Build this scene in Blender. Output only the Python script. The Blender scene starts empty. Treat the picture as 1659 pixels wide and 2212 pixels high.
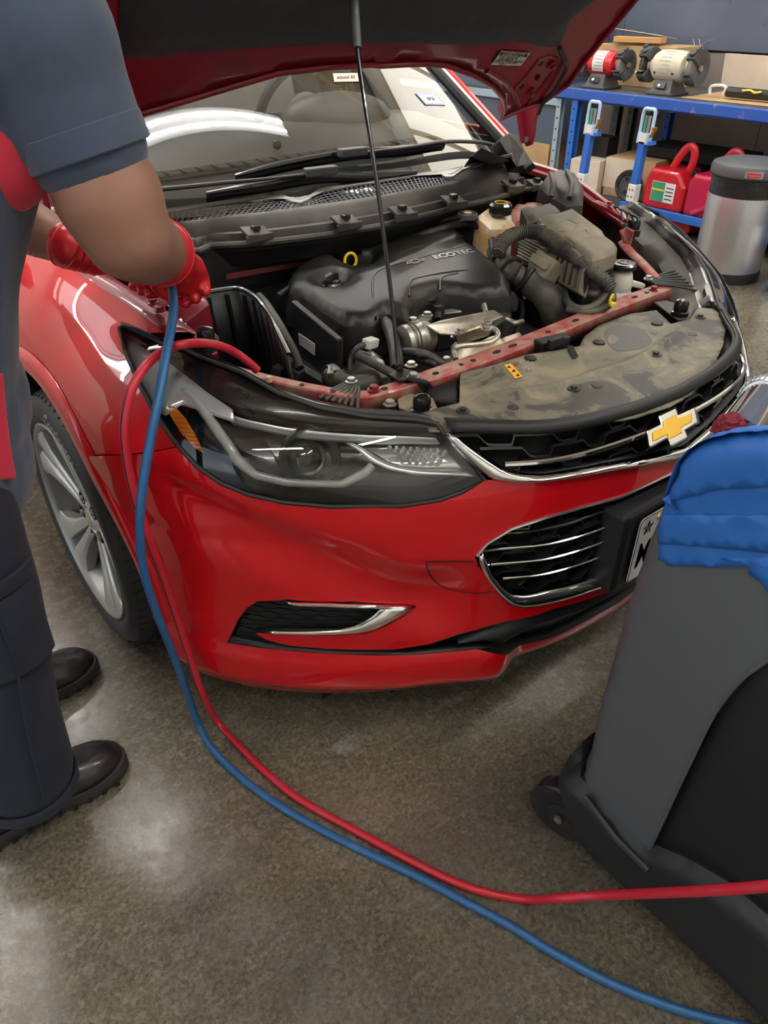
import bpy, bmesh, math, random
import numpy as np
from mathutils import Vector, Matrix, Euler
from mathutils.geometry import delaunay_2d_cdt
random.seed(7)
C = bpy.context.scene
COL = C.collection

# ------------------------------------------------------------------ camera
FPX = 1619.5
CAM = np.array([-1.211, -0.639, 1.347]); YAW = math.radians(38.30); PIT = math.radians(35.0)
cd = bpy.data.cameras.new('camera'); cam = bpy.data.objects.new('camera', cd); COL.objects.link(cam)
cd.sensor_fit = 'VERTICAL'; cd.sensor_height = 24.0; cd.lens = FPX / 2212 * 24.0
cd.clip_start = 0.02; cd.clip_end = 200
cam.location = CAM.tolist(); cam.rotation_euler = (math.pi / 2 - PIT, 0, -YAW)
C.camera = cam

# ------------------------------------------------------------------ world, light, exposure
w = bpy.data.worlds.new('world'); C.world = w; w.use_nodes = True
nt = w.node_tree; bg = nt.nodes['Background']
sky = nt.nodes.new('ShaderNodeTexSky'); sky.sky_type = 'HOSEK_WILKIE'; sky.turbidity = 4.0; sky.ground_albedo = 0.4
sky.sun_direction = (-0.5, 0.3, 0.75)
hs = nt.nodes.new('ShaderNodeHueSaturation'); hs.inputs['Saturation'].default_value = 0.45      # hazy, nearly white sky
nt.links.new(sky.outputs['Color'], hs.inputs['Color']); nt.links.new(hs.outputs['Color'], bg.inputs['Color']); bg.inputs['Strength'].default_value = 5.5
C.view_settings.view_transform = 'Standard'; C.view_settings.look = 'None'
C.view_settings.exposure = 0.2; C.view_settings.gamma = 1.0; C.view_settings.use_curve_mapping = False

TUBE_EMIT = 120.0
FIXTURES = [(0.42, 1.88), (-0.45, 2.85), (3.1, 1.5), (0.2, -1.6), (-3.1, -1.4), (3.1, -1.6), (0.3, 5.2), (3.1, 4.6), (-3.2, 3.6)]
CEIL = 4.35; WH = 4.65

# ------------------------------------------------------------------ pixel rays -> points in the place
_fw = np.array([math.sin(YAW) * math.cos(PIT), math.cos(YAW) * math.cos(PIT), -math.sin(PIT)])
_rt = np.array([math.cos(YAW), -math.sin(YAW), 0.0]); _up = np.cross(_rt, _fw)
def ray(u, v): return _fw + _rt * ((u - 829.5) / FPX) - _up * ((v - 1106) / FPX)
def on(u, v, x=None, y=None, z=None):
    r = ray(u, v)
    t = (x - CAM[0]) / r[0] if x is not None else (y - CAM[1]) / r[1] if y is not None else (z - CAM[2]) / r[2]
    return CAM + r * t
def solve(u, v, g, a=0.25, b=6.0, n=700):
    """first point of the ray where g(P) turns from negative to positive"""
    r = ray(u, v); ts = np.linspace(a, b, n); last = g(CAM + r * a); t0 = a
    for t in ts[1:]:
        cur = g(CAM + r * t)
        if last < 0 <= cur:
            lo, hi = t0, t
            for _ in range(24):
                m = (lo + hi) / 2
                if g(CAM + r * m) < 0: lo = m
                else: hi = m
            return CAM + r * lo
        last = cur; t0 = t
    return CAM + r * 1.5

def zs(pts, z): return [on(u, v, z=z) for u, v in pts]
def p3(pts): return [on(p[0], p[1], z=p[2]) for p in pts]

# ------------------------------------------------------------------ small maths
def pchip(X, Y):
    X = np.array(X, float); Y = np.array(Y, float); h = np.diff(X); d = np.diff(Y) / h
    m = np.zeros(len(X)); m[0] = d[0]; m[-1] = d[-1]
    for i in range(1, len(X) - 1):
        if d[i-1] * d[i] > 0:
            w1 = 2*h[i] + h[i-1]; w2 = h[i] + 2*h[i-1]; m[i] = (w1 + w2) / (w1/d[i-1] + w2/d[i])
    def f(x):
        x = min(max(x, X[0]), X[-1]); i = min(int(np.searchsorted(X, x, 'right')) - 1, len(X) - 2)
        t = (x - X[i]) / h[i]
        return ((2*t**3 - 3*t**2 + 1)*Y[i] + (t**3 - 2*t**2 + t)*h[i]*m[i] + (-2*t**3 + 3*t**2)*Y[i+1] + (t**3 - t**2)*h[i]*m[i+1])
    return f
def sstep(a, b, x):
    t = min(max((x - a) / (b - a), 0), 1); return t*t*(3 - 2*t)
def spline(pts, n=8, closed=False):
    P = [np.array(p, float) for p in pts]; m = len(P); out = []
    rng = m if closed else m - 1
    for i in range(rng):
        p0 = P[(i-1) % m] if (closed or i > 0) else 2*P[0] - P[1]
        p1 = P[i]; p2 = P[(i+1) % m]; p3_ = P[(i+2) % m] if (closed or i + 2 < m) else 2*P[-1] - P[-2]
        for k in range(n):
            t = k / n
            out.append(0.5*((2*p1) + (-p0 + p2)*t + (2*p0 - 5*p1 + 4*p2 - p3_)*t*t + (-p0 + 3*p1 - 3*p2 + p3_)*t**3))
    if not closed: out.append(P[-1])
    return out
def resample(pts, n):
    P = [np.array(p, float) for p in pts]; L = [0]
    for a, b in zip(P, P[1:]): L.append(L[-1] + np.linalg.norm(b - a))
    out = []
    for s in np.linspace(0, L[-1], n):
        i = min(int(np.searchsorted(L, s, 'right')) - 1, len(P) - 2); d = L[i+1] - L[i]
        out.append(P[i] + (P[i+1] - P[i]) * ((s - L[i]) / d if d > 0 else 0))
    return out
def unit(v): v = np.array(v, float); return v / (np.linalg.norm(v) + 1e-12)

# ------------------------------------------------------------------ materials
def mat(name, col, rough=0.5, metal=0.0, coat=0.0, spec=0.5, noise=None, bump=None, emit=None, sheen=0, trans=0, ior=None, alpha=None, rnoise=None):
    m = bpy.data.materials.new(name); m.use_nodes = True; n = m.node_tree; b = n.nodes['Principled BSDF']
    b.inputs['Base Color'].default_value = (*col, 1); b.inputs['Roughness'].default_value = rough
    b.inputs['Metallic'].default_value = metal; b.inputs['Coat Weight'].default_value = coat
    b.inputs['Coat Roughness'].default_value = 0.03; b.inputs['Specular IOR Level'].default_value = spec
    if sheen: b.inputs['Sheen Weight'].default_value = sheen
    if trans: b.inputs['Transmission Weight'].default_value = trans
    if ior: b.inputs['IOR'].default_value = ior
    if alpha is not None: b.inputs['Alpha'].default_value = alpha
    if emit:
        b.inputs['Emission Color'].default_value = (*emit[0], 1); b.inputs['Emission Strength'].default_value = emit[1]
    tc = n.nodes.new('ShaderNodeTexCoord')
    def tex(scale, detail=5, r=0.6):
        t = n.nodes.new('ShaderNodeTexNoise'); t.inputs['Scale'].default_value = scale; t.inputs['Detail'].default_value = detail
        t.inputs['Roughness'].default_value = r; n.links.new(tc.outputs['Object'], t.inputs['Vector']); return t
    if noise:   # (scale, lo, hi, colour 2)
        t = tex(noise[0]); r = n.nodes.new('ShaderNodeMapRange'); r.inputs['From Min'].default_value = noise[1]; r.inputs['From Max'].default_value = noise[2]
        n.links.new(t.outputs['Fac'], r.inputs['Value'])
        x = n.nodes.new('ShaderNodeMix'); x.data_type = 'RGBA'; x.inputs[6].default_value = (*col, 1); x.inputs[7].default_value = (*noise[3], 1)
        n.links.new(r.outputs['Result'], x.inputs[0]); n.links.new(x.outputs[2], b.inputs['Base Color'])
        if rnoise:
            rr = n.nodes.new('ShaderNodeMapRange'); rr.inputs['To Min'].default_value = rnoise[0]; rr.inputs['To Max'].default_value = rnoise[1]
            n.links.new(r.outputs['Result'], rr.inputs['Value']); n.links.new(rr.outputs['Result'], b.inputs['Roughness'])
    if bump:    # (scale, strength, distance)
        t = tex(bump[0], 4); k = n.nodes.new('ShaderNodeBump'); k.inputs['Strength'].default_value = bump[1]; k.inputs['Distance'].default_value = bump[2]
        n.links.new(t.outputs['Fac'], k.inputs['Height']); n.links.new(k.outputs['Normal'], b.inputs['Normal'])
    return m
MT = {}
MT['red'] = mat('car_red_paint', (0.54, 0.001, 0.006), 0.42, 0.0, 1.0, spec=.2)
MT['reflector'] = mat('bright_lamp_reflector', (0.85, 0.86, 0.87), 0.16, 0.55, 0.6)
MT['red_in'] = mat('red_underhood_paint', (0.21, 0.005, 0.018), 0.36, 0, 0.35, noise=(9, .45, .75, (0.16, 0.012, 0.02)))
MT['red_dusty'] = mat('dusty_red_paint', (0.34, 0.035, 0.035), 0.55, 0, 0.1, noise=(30, .38, .62, (0.36, 0.2, 0.15)))
MT['chrome'] = mat('chrome', (0.86, 0.86, 0.85), 0.08, 1.0)
MT['satin'] = mat('satin_silver', (0.62, 0.62, 0.61), 0.28, 1.0)
MT['black'] = mat('gloss_black_plastic', (0.012, 0.012, 0.013), 0.22, 0, 0.3)
MT['mblack'] = mat('matt_black_plastic', (0.012, 0.012, 0.013), 0.5, spec=.4)
MT['deep'] = mat('dark_cavity', (0.006, 0.006, 0.006), 0.8)
MT['dusty'] = mat('dusty_black_plastic', (0.022, 0.021, 0.019), 0.55, noise=(7, .42, .82, (0.11, 0.097, 0.075)), bump=(60, .1, .002))
MT['cover'] = mat('engine_cover_plastic', (0.011, 0.011, 0.0105), 0.42, spec=.35, noise=(6, .48, .85, (0.07, 0.062, 0.048)), bump=(300, .08, .0005), rnoise=(.38, .6))
MT['dust'] = mat('thick_dust_on_plastic', (0.07, 0.062, 0.047), 0.6, noise=(5, .3, .62, (0.26, 0.22, 0.145)), bump=(90, .12, .001))
MT['seal'] = mat('rubber_cowl_seal', (0.03, 0.027, 0.023), 0.5, noise=(8, .42, .85, (0.09, 0.077, 0.06)), bump=(70, .1, .001))
MT['rubber'] = mat('black_rubber_hose', (0.02, 0.02, 0.02), 0.5, noise=(30, .5, .75, (0.09, 0.08, 0.065)))
MT['tyre'] = mat('tyre_rubber', (0.016, 0.016, 0.017), 0.55, bump=(200, .1, .0006))
MT['rim'] = mat('alloy_rim_silver', (0.50, 0.49, 0.465), 0.34, 0.55, 0.5)
MT['conduit'] = mat('dusty_conduit', (0.035, 0.032, 0.027), 0.55, noise=(20, .4, .7, (0.12, 0.105, 0.08)))
MT['alu'] = mat('cast_aluminium', (0.5, 0.48, 0.43), 0.42, 0.85, noise=(14, .4, .7, (0.3, 0.27, 0.2)), bump=(80, .2, .001))
MT['shield'] = mat('heat_shield_metal', (0.62, 0.58, 0.5), 0.4, 0.8, noise=(16, .45, .62, (0.38, 0.31, 0.2)))
MT['bolt'] = mat('zinc_bolt', (0.45, 0.44, 0.4), 0.35, 0.9)
MT['white'] = mat('white_label', (0.78, 0.78, 0.76), 0.5)
MT['print'] = mat('black_print', (0.01, 0.01, 0.01), 0.6)
MT['letter'] = mat('grey_lettering', (0.42, 0.41, 0.38), 0.5)
MT['yellow'] = mat('yellow_plastic', (0.85, 0.62, 0.03), 0.35)
MT['orange'] = mat('orange_label', (0.95, 0.42, 0.02), 0.5)
MT['gold'] = mat('gold_emblem', (0.85, 0.48, 0.02), 0.3, 0.35, 0.6)
MT['amber'] = mat('amber_lens', (0.75, 0.2, 0.01), 0.2, 0, 0.6)
MT['insul'] = mat('hood_insulation_felt', (0.014, 0.017, 0.023), 0.9, sheen=.12, bump=(9, .5, .012))
MT['tank'] = mat('translucent_tank_plastic', (0.6, 0.5, 0.34), 0.4, noise=(14, .45, .6, (0.42, 0.25, 0.1)))
MT['wtank'] = mat('milky_tank_plastic', (0.6, 0.58, 0.52), 0.4)

def glass_mat(name, tint, gloss=0.06, rough=0.0):
    m = bpy.data.materials.new(name); m.use_nodes = True; n = m.node_tree; n.nodes.clear()
    out = n.nodes.new('ShaderNodeOutputMaterial'); mx = n.nodes.new('ShaderNodeMixShader')
    tr = n.nodes.new('ShaderNodeBsdfTransparent'); tr.inputs[0].default_value = (*tint, 1)
    gl = n.nodes.new('ShaderNodeBsdfGlossy'); gl.inputs['Roughness'].default_value = rough
    fr = n.nodes.new('ShaderNodeFresnel'); fr.inputs['IOR'].default_value = 1.5
    ad = n.nodes.new('ShaderNodeMath'); ad.operation = 'ADD'; ad.inputs[1].default_value = gloss; ad.use_clamp = True
    n.links.new(fr.outputs[0], ad.inputs[0]); n.links.new(ad.outputs[0], mx.inputs[0])
    n.links.new(tr.outputs[0], mx.inputs[1]); n.links.new(gl.outputs[0], mx.inputs[2]); n.links.new(mx.outputs[0], out.inputs[0])
    return m
MT['lens'] = glass_mat('clear_headlight_lens', (0.93, 0.94, 0.93), 0.03)
MT['glass'] = glass_mat('windshield_glass', (0.82, 0.85, 0.83), 0.11)

# ------------------------------------------------------------------ mesh builder
def frame_of(d, hint=(0, 0, 1)):
    d = unit(d); h = np.array(hint, float)
    if abs(d @ unit(h)) > 0.95: h = np.array([0, 1.0, 0]) if abs(d[1]) < .9 else np.array([0, 0, 1.0])
    a = unit(np.cross(h, d)); return a, np.cross(d, a), d
class M:
    def __init__(s): s.v = []; s.f = []
    def add(s, vs, fs):
        k = len(s.v); s.v += [tuple(float(c) for c in p) for p in vs]; s.f += [tuple(i + k for i in f) for f in fs]; return s
    def box(s, c, size, rot=(0, 0, 0)):
        R = Euler(rot).to_matrix(); vs = []
        for i in (-.5, .5):
            for j in (-.5, .5):
                for k in (-.5, .5): vs.append(Vector(c) + R @ Vector((i*size[0], j*size[1], k*size[2])))
        return s.add(vs, [(0,1,3,2),(4,6,7,5),(0,4,5,1),(2,3,7,6),(0,2,6,4),(1,5,7,3)])
    def boxp(s, a, b, wdt, h, up=(0, 0, 1)):
        """a bar from a to b, width wdt, height h along up"""
        x, y, z = frame_of(np.array(b) - np.array(a), up); a = np.array(a, float); b = np.array(b, float); vs = []
        for p in (a, b):
            for i, j in ((-1,-1),(1,-1),(1,1),(-1,1)): vs.append(p + x*i*wdt/2 + y*j*h/2)
        return s.add(vs, [(3,2,1,0),(4,5,6,7),(0,1,5,4),(1,2,6,5),(2,3,7,6),(3,0,4,7)])
    def tube(s, pts, r, n=10, closed=False, caps=True, flat=1.0, hint=(0, 0, 1)):
        P = [np.array(p, float) for p in pts]; m = len(P); vs = []; fs = []
        R = list(r) if hasattr(r, '__len__') else [r]*m
        prev = None
        for i in range(m):
            d = unit(P[(i+1) % m] - P[i-1]) if closed or 0 < i < m-1 else unit(P[1] - P[0]) if i == 0 else unit(P[-1] - P[-2])
            if prev is None: a, b, _ = frame_of(d, hint)
            else:
                a = prev - d*(prev @ d); a = unit(a); b = np.cross(d, a)
            prev = a
            for k in range(n):
                t = 2*math.pi*k/n; vs.append(P[i] + (a*math.cos(t) + b*math.sin(t)*flat)*R[i])
        for i in range(m if closed else m-1):
            for k in range(n):
                j = (i+1) % m; fs.append((i*n+k, i*n+(k+1) % n, j*n+(k+1) % n, j*n+k))
        if caps and not closed: fs.append(tuple(range(n-1, -1, -1))); fs.append(tuple((m-1)*n+k for k in range(n)))
        return s.add(vs, fs)
    def lathe(s, prof, o, axis=(0, 0, 1), n=24, hint=(1, 0, 0), sx=1.0, sy=1.0, caps=True):
        """prof: (radius, distance along axis)"""
        a, b, d = frame_of(axis, hint); o = np.array(o, float); vs = []; fs = []; m = len(prof)
        for r, z in prof:
            for k in range(n):
                t = 2*math.pi*k/n; vs.append(o + d*z + a*math.cos(t)*r*sx + b*math.sin(t)*r*sy)
        for i in range(m-1):
            for k in range(n): fs.append((i*n+k, i*n+(k+1) % n, (i+1)*n+(k+1) % n, (i+1)*n+k))
        if caps: fs.append(tuple(range(n-1, -1, -1))); fs.append(tuple((m-1)*n+k for k in range(n)))
        return s.add(vs, fs)
    def prism(s, poly, vec):
        n = len(poly); A = [np.array(p, float) for p in poly]; B = [p + np.array(vec, float) for p in A]
        return s.add(A + B, [tuple(range(n-1, -1, -1)), tuple(range(n, 2*n))] + [(i, (i+1) % n, n+(i+1) % n, n+i) for i in range(n)])
    def grid(s, rows, closed_u=False, closed_v=False):
        m = len(rows); n = len(rows[0]); vs = [p for r in rows for p in r]; fs = []
        for i in range(m if closed_v else m-1):
            for k in range(n if closed_u else n-1):
                fs.append((i*n+k, i*n+(k+1) % n, ((i+1) % m)*n+(k+1) % n, ((i+1) % m)*n+k))
        return s.add(vs, fs)
    def ball(s, c, r, n=14, m=9, rot=(0, 0, 0)):
        R = Euler(rot).to_matrix(); rr = r if hasattr(r, '__len__') else (r, r, r); vs = []; fs = []
        for i in range(m+1):
            p = math.pi*i/m
            for k in range(n):
                t = 2*math.pi*k/n
                vs.append(Vector(c) + R @ Vector((rr[0]*math.sin(p)*math.cos(t), rr[1]*math.sin(p)*math.sin(t), rr[2]*math.cos(p))))
        for i in range(m):
            for k in range(n): fs.append((i*n+k, (i+1)*n+k, (i+1)*n+(k+1) % n, i*n+(k+1) % n))
        return s.add(vs, fs)
    def patch(s, outline, holes, mapper, step=0.02):
        """triangulate a 2D outline with holes, then map every point to 3D"""
        def dens(poly):
            out = []
            for a, b in zip(poly, poly[1:] + poly[:1]):
                a = np.array(a, float); b = np.array(b, float); k = max(1, int(np.linalg.norm(b - a) / step))
                out += [a + (b - a)*i/k for i in range(k)]
            return out
        O = dens(outline); H = [dens(h) for h in holes]
        pts = []; edges = []
        for L in [O] + H:
            k = len(pts); pts += L; edges += [(k + i, k + (i+1) % len(L)) for i in range(len(L))]
        allv = np.array(pts); lo = allv.min(0); hi = allv.max(0)
        def inside(p, L):
            A = np.array(L); B = np.roll(A, -1, 0)
            c = ((A[:, 1] > p[1]) != (B[:, 1] > p[1])) & (p[0] < (B[:, 0]-A[:, 0])*(p[1]-A[:, 1])/(B[:, 1]-A[:, 1]+1e-15) + A[:, 0])
            return bool(c.sum() % 2)
        nx = int((hi[0]-lo[0])/step) + 1; ny = int((hi[1]-lo[1])/step) + 1
        for j in range(ny + 1):
            for i in range(nx + 1):
                p = np.array([lo[0] + (i + .5*(j % 2))*step, lo[1] + j*step])
                if inside(p, O) and not any(inside(p, h) for h in H) and np.min(np.sum((allv - p)**2, 1)) > (0.45*step)**2: pts.append(p)
        r = delaunay_2d_cdt([Vector((float(p[0]), float(p[1]))) for p in pts], edges, [], 0, 1e-7)
        V2 = [np.array([q.x, q.y]) for q in r[0]]; fs = []
        for f in r[2]:
            c = sum(V2[i] for i in f) / len(f)
            if inside(c, O) and not any(inside(c, h) for h in H): fs.append(tuple(f))
        used = sorted({i for f in fs for i in f}); ix = {k: i for i, k in enumerate(used)}
        return s.add([mapper(V2[i]) for i in used], [tuple(ix[i] for i in f) for f in fs])
    def text(s, body, size, o, xd, yd, depth=0.0006, align='CENTER', bold=0.0, warp=None):
        c = bpy.data.curves.new('t', 'FONT'); c.body = body; c.size = size; c.align_x = align; c.align_y = 'CENTER'; c.extrude = depth/2
        c.offset = bold; c.resolution_u = 2
        ob = bpy.data.objects.new('t', c); COL.objects.link(ob); dg = bpy.context.evaluated_depsgraph_get(); me = ob.evaluated_get(dg).to_mesh()
        xd = unit(xd); yd = unit(yd); nd = np.cross(xd, yd); o = np.array(o, float)
        if warp: vs = [warp(v.co.x, v.co.y, v.co.z) for v in me.vertices]
        else: vs = [o + xd*v.co.x + yd*v.co.y + nd*v.co.z for v in me.vertices]
        fs = [tuple(p.vertices) for p in me.polygons]; ob.evaluated_get(dg).to_mesh_clear()
        bpy.data.objects.remove(ob); bpy.data.curves.remove(c)
        return s.add(vs, fs)

def obj(name, m, material, parent=None, smooth=35, bevel=0, solid=0, sub=0, offset=-1, label=None, fixn=True, kind=None, seg=2):
    me = bpy.data.meshes.new(name); me.from_pydata(m.v, [], m.f); me.validate()
    if fixn and not solid:
        b = bmesh.new(); b.from_mesh(me); bmesh.ops.recalc_face_normals(b, faces=b.faces); b.to_mesh(me); b.free()
    if smooth:
        me.shade_smooth()
        if smooth < 180: me.set_sharp_from_angle(angle=math.radians(smooth))
    me.materials.append(MT[material] if isinstance(material, str) else material)
    o = bpy.data.objects.new(name, me); COL.objects.link(o)
    if parent is not None:
        o.parent = parent
        if parent.type == 'EMPTY': o.matrix_parent_inverse = Matrix.Translation(-parent.location)
    if solid: k = o.modifiers.new('s', 'SOLIDIFY'); k.thickness = solid; k.offset = offset
    if bevel: k = o.modifiers.new('b', 'BEVEL'); k.width = bevel; k.segments = seg; k.limit_method = 'ANGLE'; k.angle_limit = math.radians(40)
    if sub: k = o.modifiers.new('u', 'SUBSURF'); k.levels = sub; k.render_levels = sub
    if label: o['label'] = label
    if kind: o['kind'] = kind
    return o
def thing(name, label, cat, loc=(0, 0, 0), group=None):
    o = bpy.data.objects.new(name, None); COL.objects.link(o); o.location = loc; o.empty_display_size = .1
    o['label'] = label; o['category'] = cat
    if group: o['group'] = group
    return o
def tag(o, label, cat, group=None):
    o['label'] = label; o['category'] = cat
    if group: o['group'] = group
    return o
def struct(name, m, material, parent=None, **k):
    o = obj(name, m, material, parent, **k)
    if parent is None: o['kind'] = 'structure'
    return o
def mirror(P): return [np.array([-p[0], *p[1:]]) for p in P]

# ================================================================== THE PLACE: a repair bay
def floor_mat():
    m = mat('sealed_concrete', (0.12, 0.105, 0.08), 0.3, spec=0.8); n = m.node_tree; b = n.nodes['Principled BSDF']
    tc = n.nodes.new('ShaderNodeTexCoord')
    def tx(s, d, r=.6):
        t = n.nodes.new('ShaderNodeTexNoise'); t.inputs['Scale'].default_value = s; t.inputs['Detail'].default_value = d; t.inputs['Roughness'].default_value = r
        n.links.new(tc.outputs['Object'], t.inputs['Vector']); return t
    a = tx(1.6, 8, .65); c = n.nodes.new('ShaderNodeValToRGB'); n.links.new(a.outputs['Fac'], c.inputs['Fac'])
    e = c.color_ramp.elements; e[0].position = .3; e[0].color = (0.062, 0.056, 0.045, 1); e[1].position = .7; e[1].color = (0.165, 0.142, 0.095, 1)
    g = tx(120, 4, .7); r = n.nodes.new('ShaderNodeMapRange'); r.inputs['From Min'].default_value = .38; r.inputs['From Max'].default_value = .62
    r.inputs['To Min'].default_value = .55; r.inputs['To Max'].default_value = 1.5
    n.links.new(g.outputs['Fac'], r.inputs['Value'])
    x = n.nodes.new('ShaderNodeMix'); x.data_type = 'RGBA'; x.blend_type = 'MULTIPLY'; x.inputs[0].default_value = 1
    n.links.new(c.outputs['Color'], x.inputs[6]); n.links.new(r.outputs['Result'], x.inputs[7]); n.links.new(x.outputs[2], b.inputs['Base Color'])
    q = tx(35, 6, .7); rr = n.nodes.new('ShaderNodeMapRange'); rr.inputs['From Min'].default_value = .35; rr.inputs['From Max'].default_value = .65; rr.inputs['To Min'].default_value = .13; rr.inputs['To Max'].default_value = .36
    n.links.new(q.outputs['Fac'], rr.inputs['Value']); n.links.new(rr.outputs['Result'], b.inputs['Roughness'])
    k = n.nodes.new('ShaderNodeBump'); k.inputs['Strength'].default_value = .25; k.inputs['Distance'].default_value = .001
    n.links.new(g.outputs['Fac'], k.inputs['Height']); n.links.new(k.outputs['Normal'], b.inputs['Normal'])
    return m
MT['floor'] = floor_mat()
MT['wallblue'] = mat('slate_blue_wall_paint', (0.075, 0.095, 0.14), 0.42, noise=(2.2, .3, .7, (0.10, 0.12, 0.17)))
MT['walltan'] = mat('taupe_wall_board', (0.27, 0.23, 0.2), 0.7, noise=(3, .3, .7, (0.22, 0.19, 0.17)))
MT['wallpale'] = mat('pale_wall_paint', (0.55, 0.54, 0.5), 0.6)
MT['ceil'] = mat('cream_ceiling', (0.5, 0.48, 0.41), 0.8)
MT['beam'] = mat('tan_beam', (0.4, 0.3, 0.16), 0.7)
MT['asphalt'] = mat('pale_outdoor_concrete', (0.45, 0.45, 0.43), 0.8)
MT['tube'] = mat('lit_fluorescent_tube', (1, 1, 1), 0.5, emit=((1.0, 0.98, 0.94), TUBE_EMIT))
MT['fixture'] = mat('white_enamel', (0.75, 0.75, 0.73), 0.4)
MT['tray'] = mat('grey_lamp_tray', (0.16, 0.16, 0.16), 0.6)
MT['benchblue'] = mat('chipped_blue_paint', (0.03, 0.10, 0.42), 0.35, noise=(13, .62, .70, (0.28, 0.28, 0.26)))
MT['blue'] = mat('blue_steel_paint', (0.03, 0.15, 0.55), 0.35)
MT['paleblue'] = mat('pale_blue_plastic', (0.42, 0.58, 0.80), 0.4)
MT['greyblue'] = mat('grey_blue_steel', (0.32, 0.42, 0.48), 0.4)
MT['kraft'] = mat('kraft_cardboard', (0.5, 0.33, 0.16), 0.8, noise=(6, .3, .7, (0.42, 0.27, 0.14)))
MT['palecard'] = mat('faded_cardboard', (0.62, 0.52, 0.40), 0.8, noise=(5, .35, .7, (0.7, 0.62, 0.5)))
MT['steel'] = mat('brushed_steel', (0.56, 0.57, 0.6), 0.36, 0.9)
MT['gasred'] = mat('red_fuel_can_plastic', (0.55, 0.012, 0.02), 0.38, 0, .3)
MT['gascrim'] = mat('crimson_fuel_can_plastic', (0.48, 0.01, 0.06), 0.38, 0, .3)
MT['cream'] = mat('worn_cream_enamel', (0.62, 0.58, 0.44), 0.4, 0, .2, noise=(14, .55, .68, (0.42, 0.38, 0.28)))
MT['greyp'] = mat('dark_grey_enamel', (0.07, 0.075, 0.08), 0.45)
MT['wood'] = mat('pine_wood', (0.55, 0.3, 0.1), 0.6)
MT['wheelgrit'] = mat('grinding_wheel_grit', (0.2, 0.19, 0.18), 0.9)
MT['brass'] = mat('brass', (0.7, 0.45, 0.12), 0.3, 1)
MT['bag'] = mat('black_bin_bag', (0.012, 0.012, 0.013), 0.18, 0, .4, bump=(30, .9, .012))
MT['green'] = mat('green_plastic', (0.05, 0.3, 0.15), 0.4)

XW, YB, YF, XL = 4.3, 6.6, -3.6, -4.6
struct('floor', M().box((-0.5, 1.2, -0.05), (30, 24, 0.1)), 'floor', smooth=0)
struct('ceiling', M().box((-0.15, 1.5, CEIL + 0.26), (9.2, 10.4, 0.1)), 'ceil', smooth=0)
for i, y in enumerate((-2.4, -0.5, 0.9, 2.7, 5.2)):
    struct('ceiling_beam', M().box((-0.15, y, CEIL + 0.12), (8.9, 0.12, 0.18)), 'beam', smooth=0)
def sheet(m, y0, y1, z0, z1, x): m.box((x, (y0+y1)/2, (z0+z1)/2), (0.05, y1-y0-0.004, z1-z0-0.004))
wr = struct('wall_right', M().box((XW + .1, 1.5, WH/2), (0.1, 10.3, WH)), 'walltan', smooth=0)
ys = [YF, -1.9, -0.4, 0.9, 2.22, 3.44, 4.6, 5.6, YB]
for a, b in zip(ys, ys[1:]):
    m = M(); sheet(m, a, b, 0.99, WH - .05, XW); o = obj('panel', m, 'wallblue', wr, smooth=0, bevel=.003)
    m = M(); sheet(m, a, b, 0.1, 0.98, XW + .015); obj('panel', m, 'walltan', wr, smooth=0, bevel=.003)
for k in range(10):
    m = M(); m.lathe([(.0, .0), (.007, 0), (.006, .004), (0, .005)], (XW - .025, 1.7 + k*.22 + random.random()*.1, 1.12 + (k*37 % 11)*.03), (-1, 0, 0), 8)
    obj('screw_head', m, 'wallblue', wr)
MT['wallglow'] = mat('added_wall_glow', (0.8, 0.8, 0.78), 0.5, emit=((1.0, 0.93, 0.76), 2.0))  # unseen glowing panes, added to give the windshield its pale reflection
MT['roofglow'] = mat('added_roof_glow', (0.8, 0.8, 0.8), 0.5, emit=((0.93, 0.96, 1.0), 3.2))  # unseen glowing roof panels, added for the bright band on the fender
m = M().box((XW - .03, 1.5, 3.4), (0.06, 10.2, 2.1)); obj('upper_panel', m, 'ceil', wr, smooth=0)
added_win = struct('added_window_1', M().box((XW - .07, 4.0, 2.28), (.08, 4.6, .06)).box((XW - .07, 4.0, 3.92), (.08, 4.6, .06)), 'beam', smooth=0)
for k in range(6):
    obj('added_window_frame', M().box((XW - .07, 1.73 + k*.91, 3.1), (.08, .05, 1.6)), 'beam', added_win, smooth=0)
    if k < 5: obj('added_glow_pane', M().box((XW - .06, 2.185 + k*.91, 3.1), (.02, .85, 1.56)), 'wallglow', added_win, smooth=0)
rl = struct('added_window_2', M().box((-2.55, 3.6, CEIL + .19), (.06, 4.6, .06)).box((-4.25, 3.6, CEIL + .19), (.06, 4.6, .06)), 'beam', smooth=0)
for k in range(4): obj('added_glow_pane', M().box((-3.4, 1.9 + k*1.13, CEIL + .195), (1.6, 1.08, .02)), 'roofglow', rl, smooth=0)
cabn = thing('steel_cabinet', 'dark blue steel cabinet with pale shelf edge against the wall behind the car', 'cabinet', (4.0, 4.7, .34))
obj('cabinet_body', M().box((4.02, 4.7, .83), (.46, 2.3, .98)), 'wallblue', cabn, smooth=0, bevel=.004)
obj('shelf_edge', M().box((3.78, 4.7, .64), (.03, 2.3, .05)), 'greyblue', cabn, smooth=0)
for k in range(3):
    d_ = obj('cabinet_door', M().box((3.785, 3.93 + k*.77, .98), (.012, .74, .60)), 'wallblue', cabn, smooth=0, bevel=.003)
    obj('door_handle', M().box((3.77, 4.2 + k*.77, .98), (.02, .015, .12)), 'steel', d_, smooth=0, bevel=.003)
slab_ = tag(obj('carton_stack', M().box((4.0, 4.7, .17), (.44, 2.2, .34)), 'kraft', None, smooth=0, bevel=.004), 'long brown carton on the floor under the blue cabinet', 'box')
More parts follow.
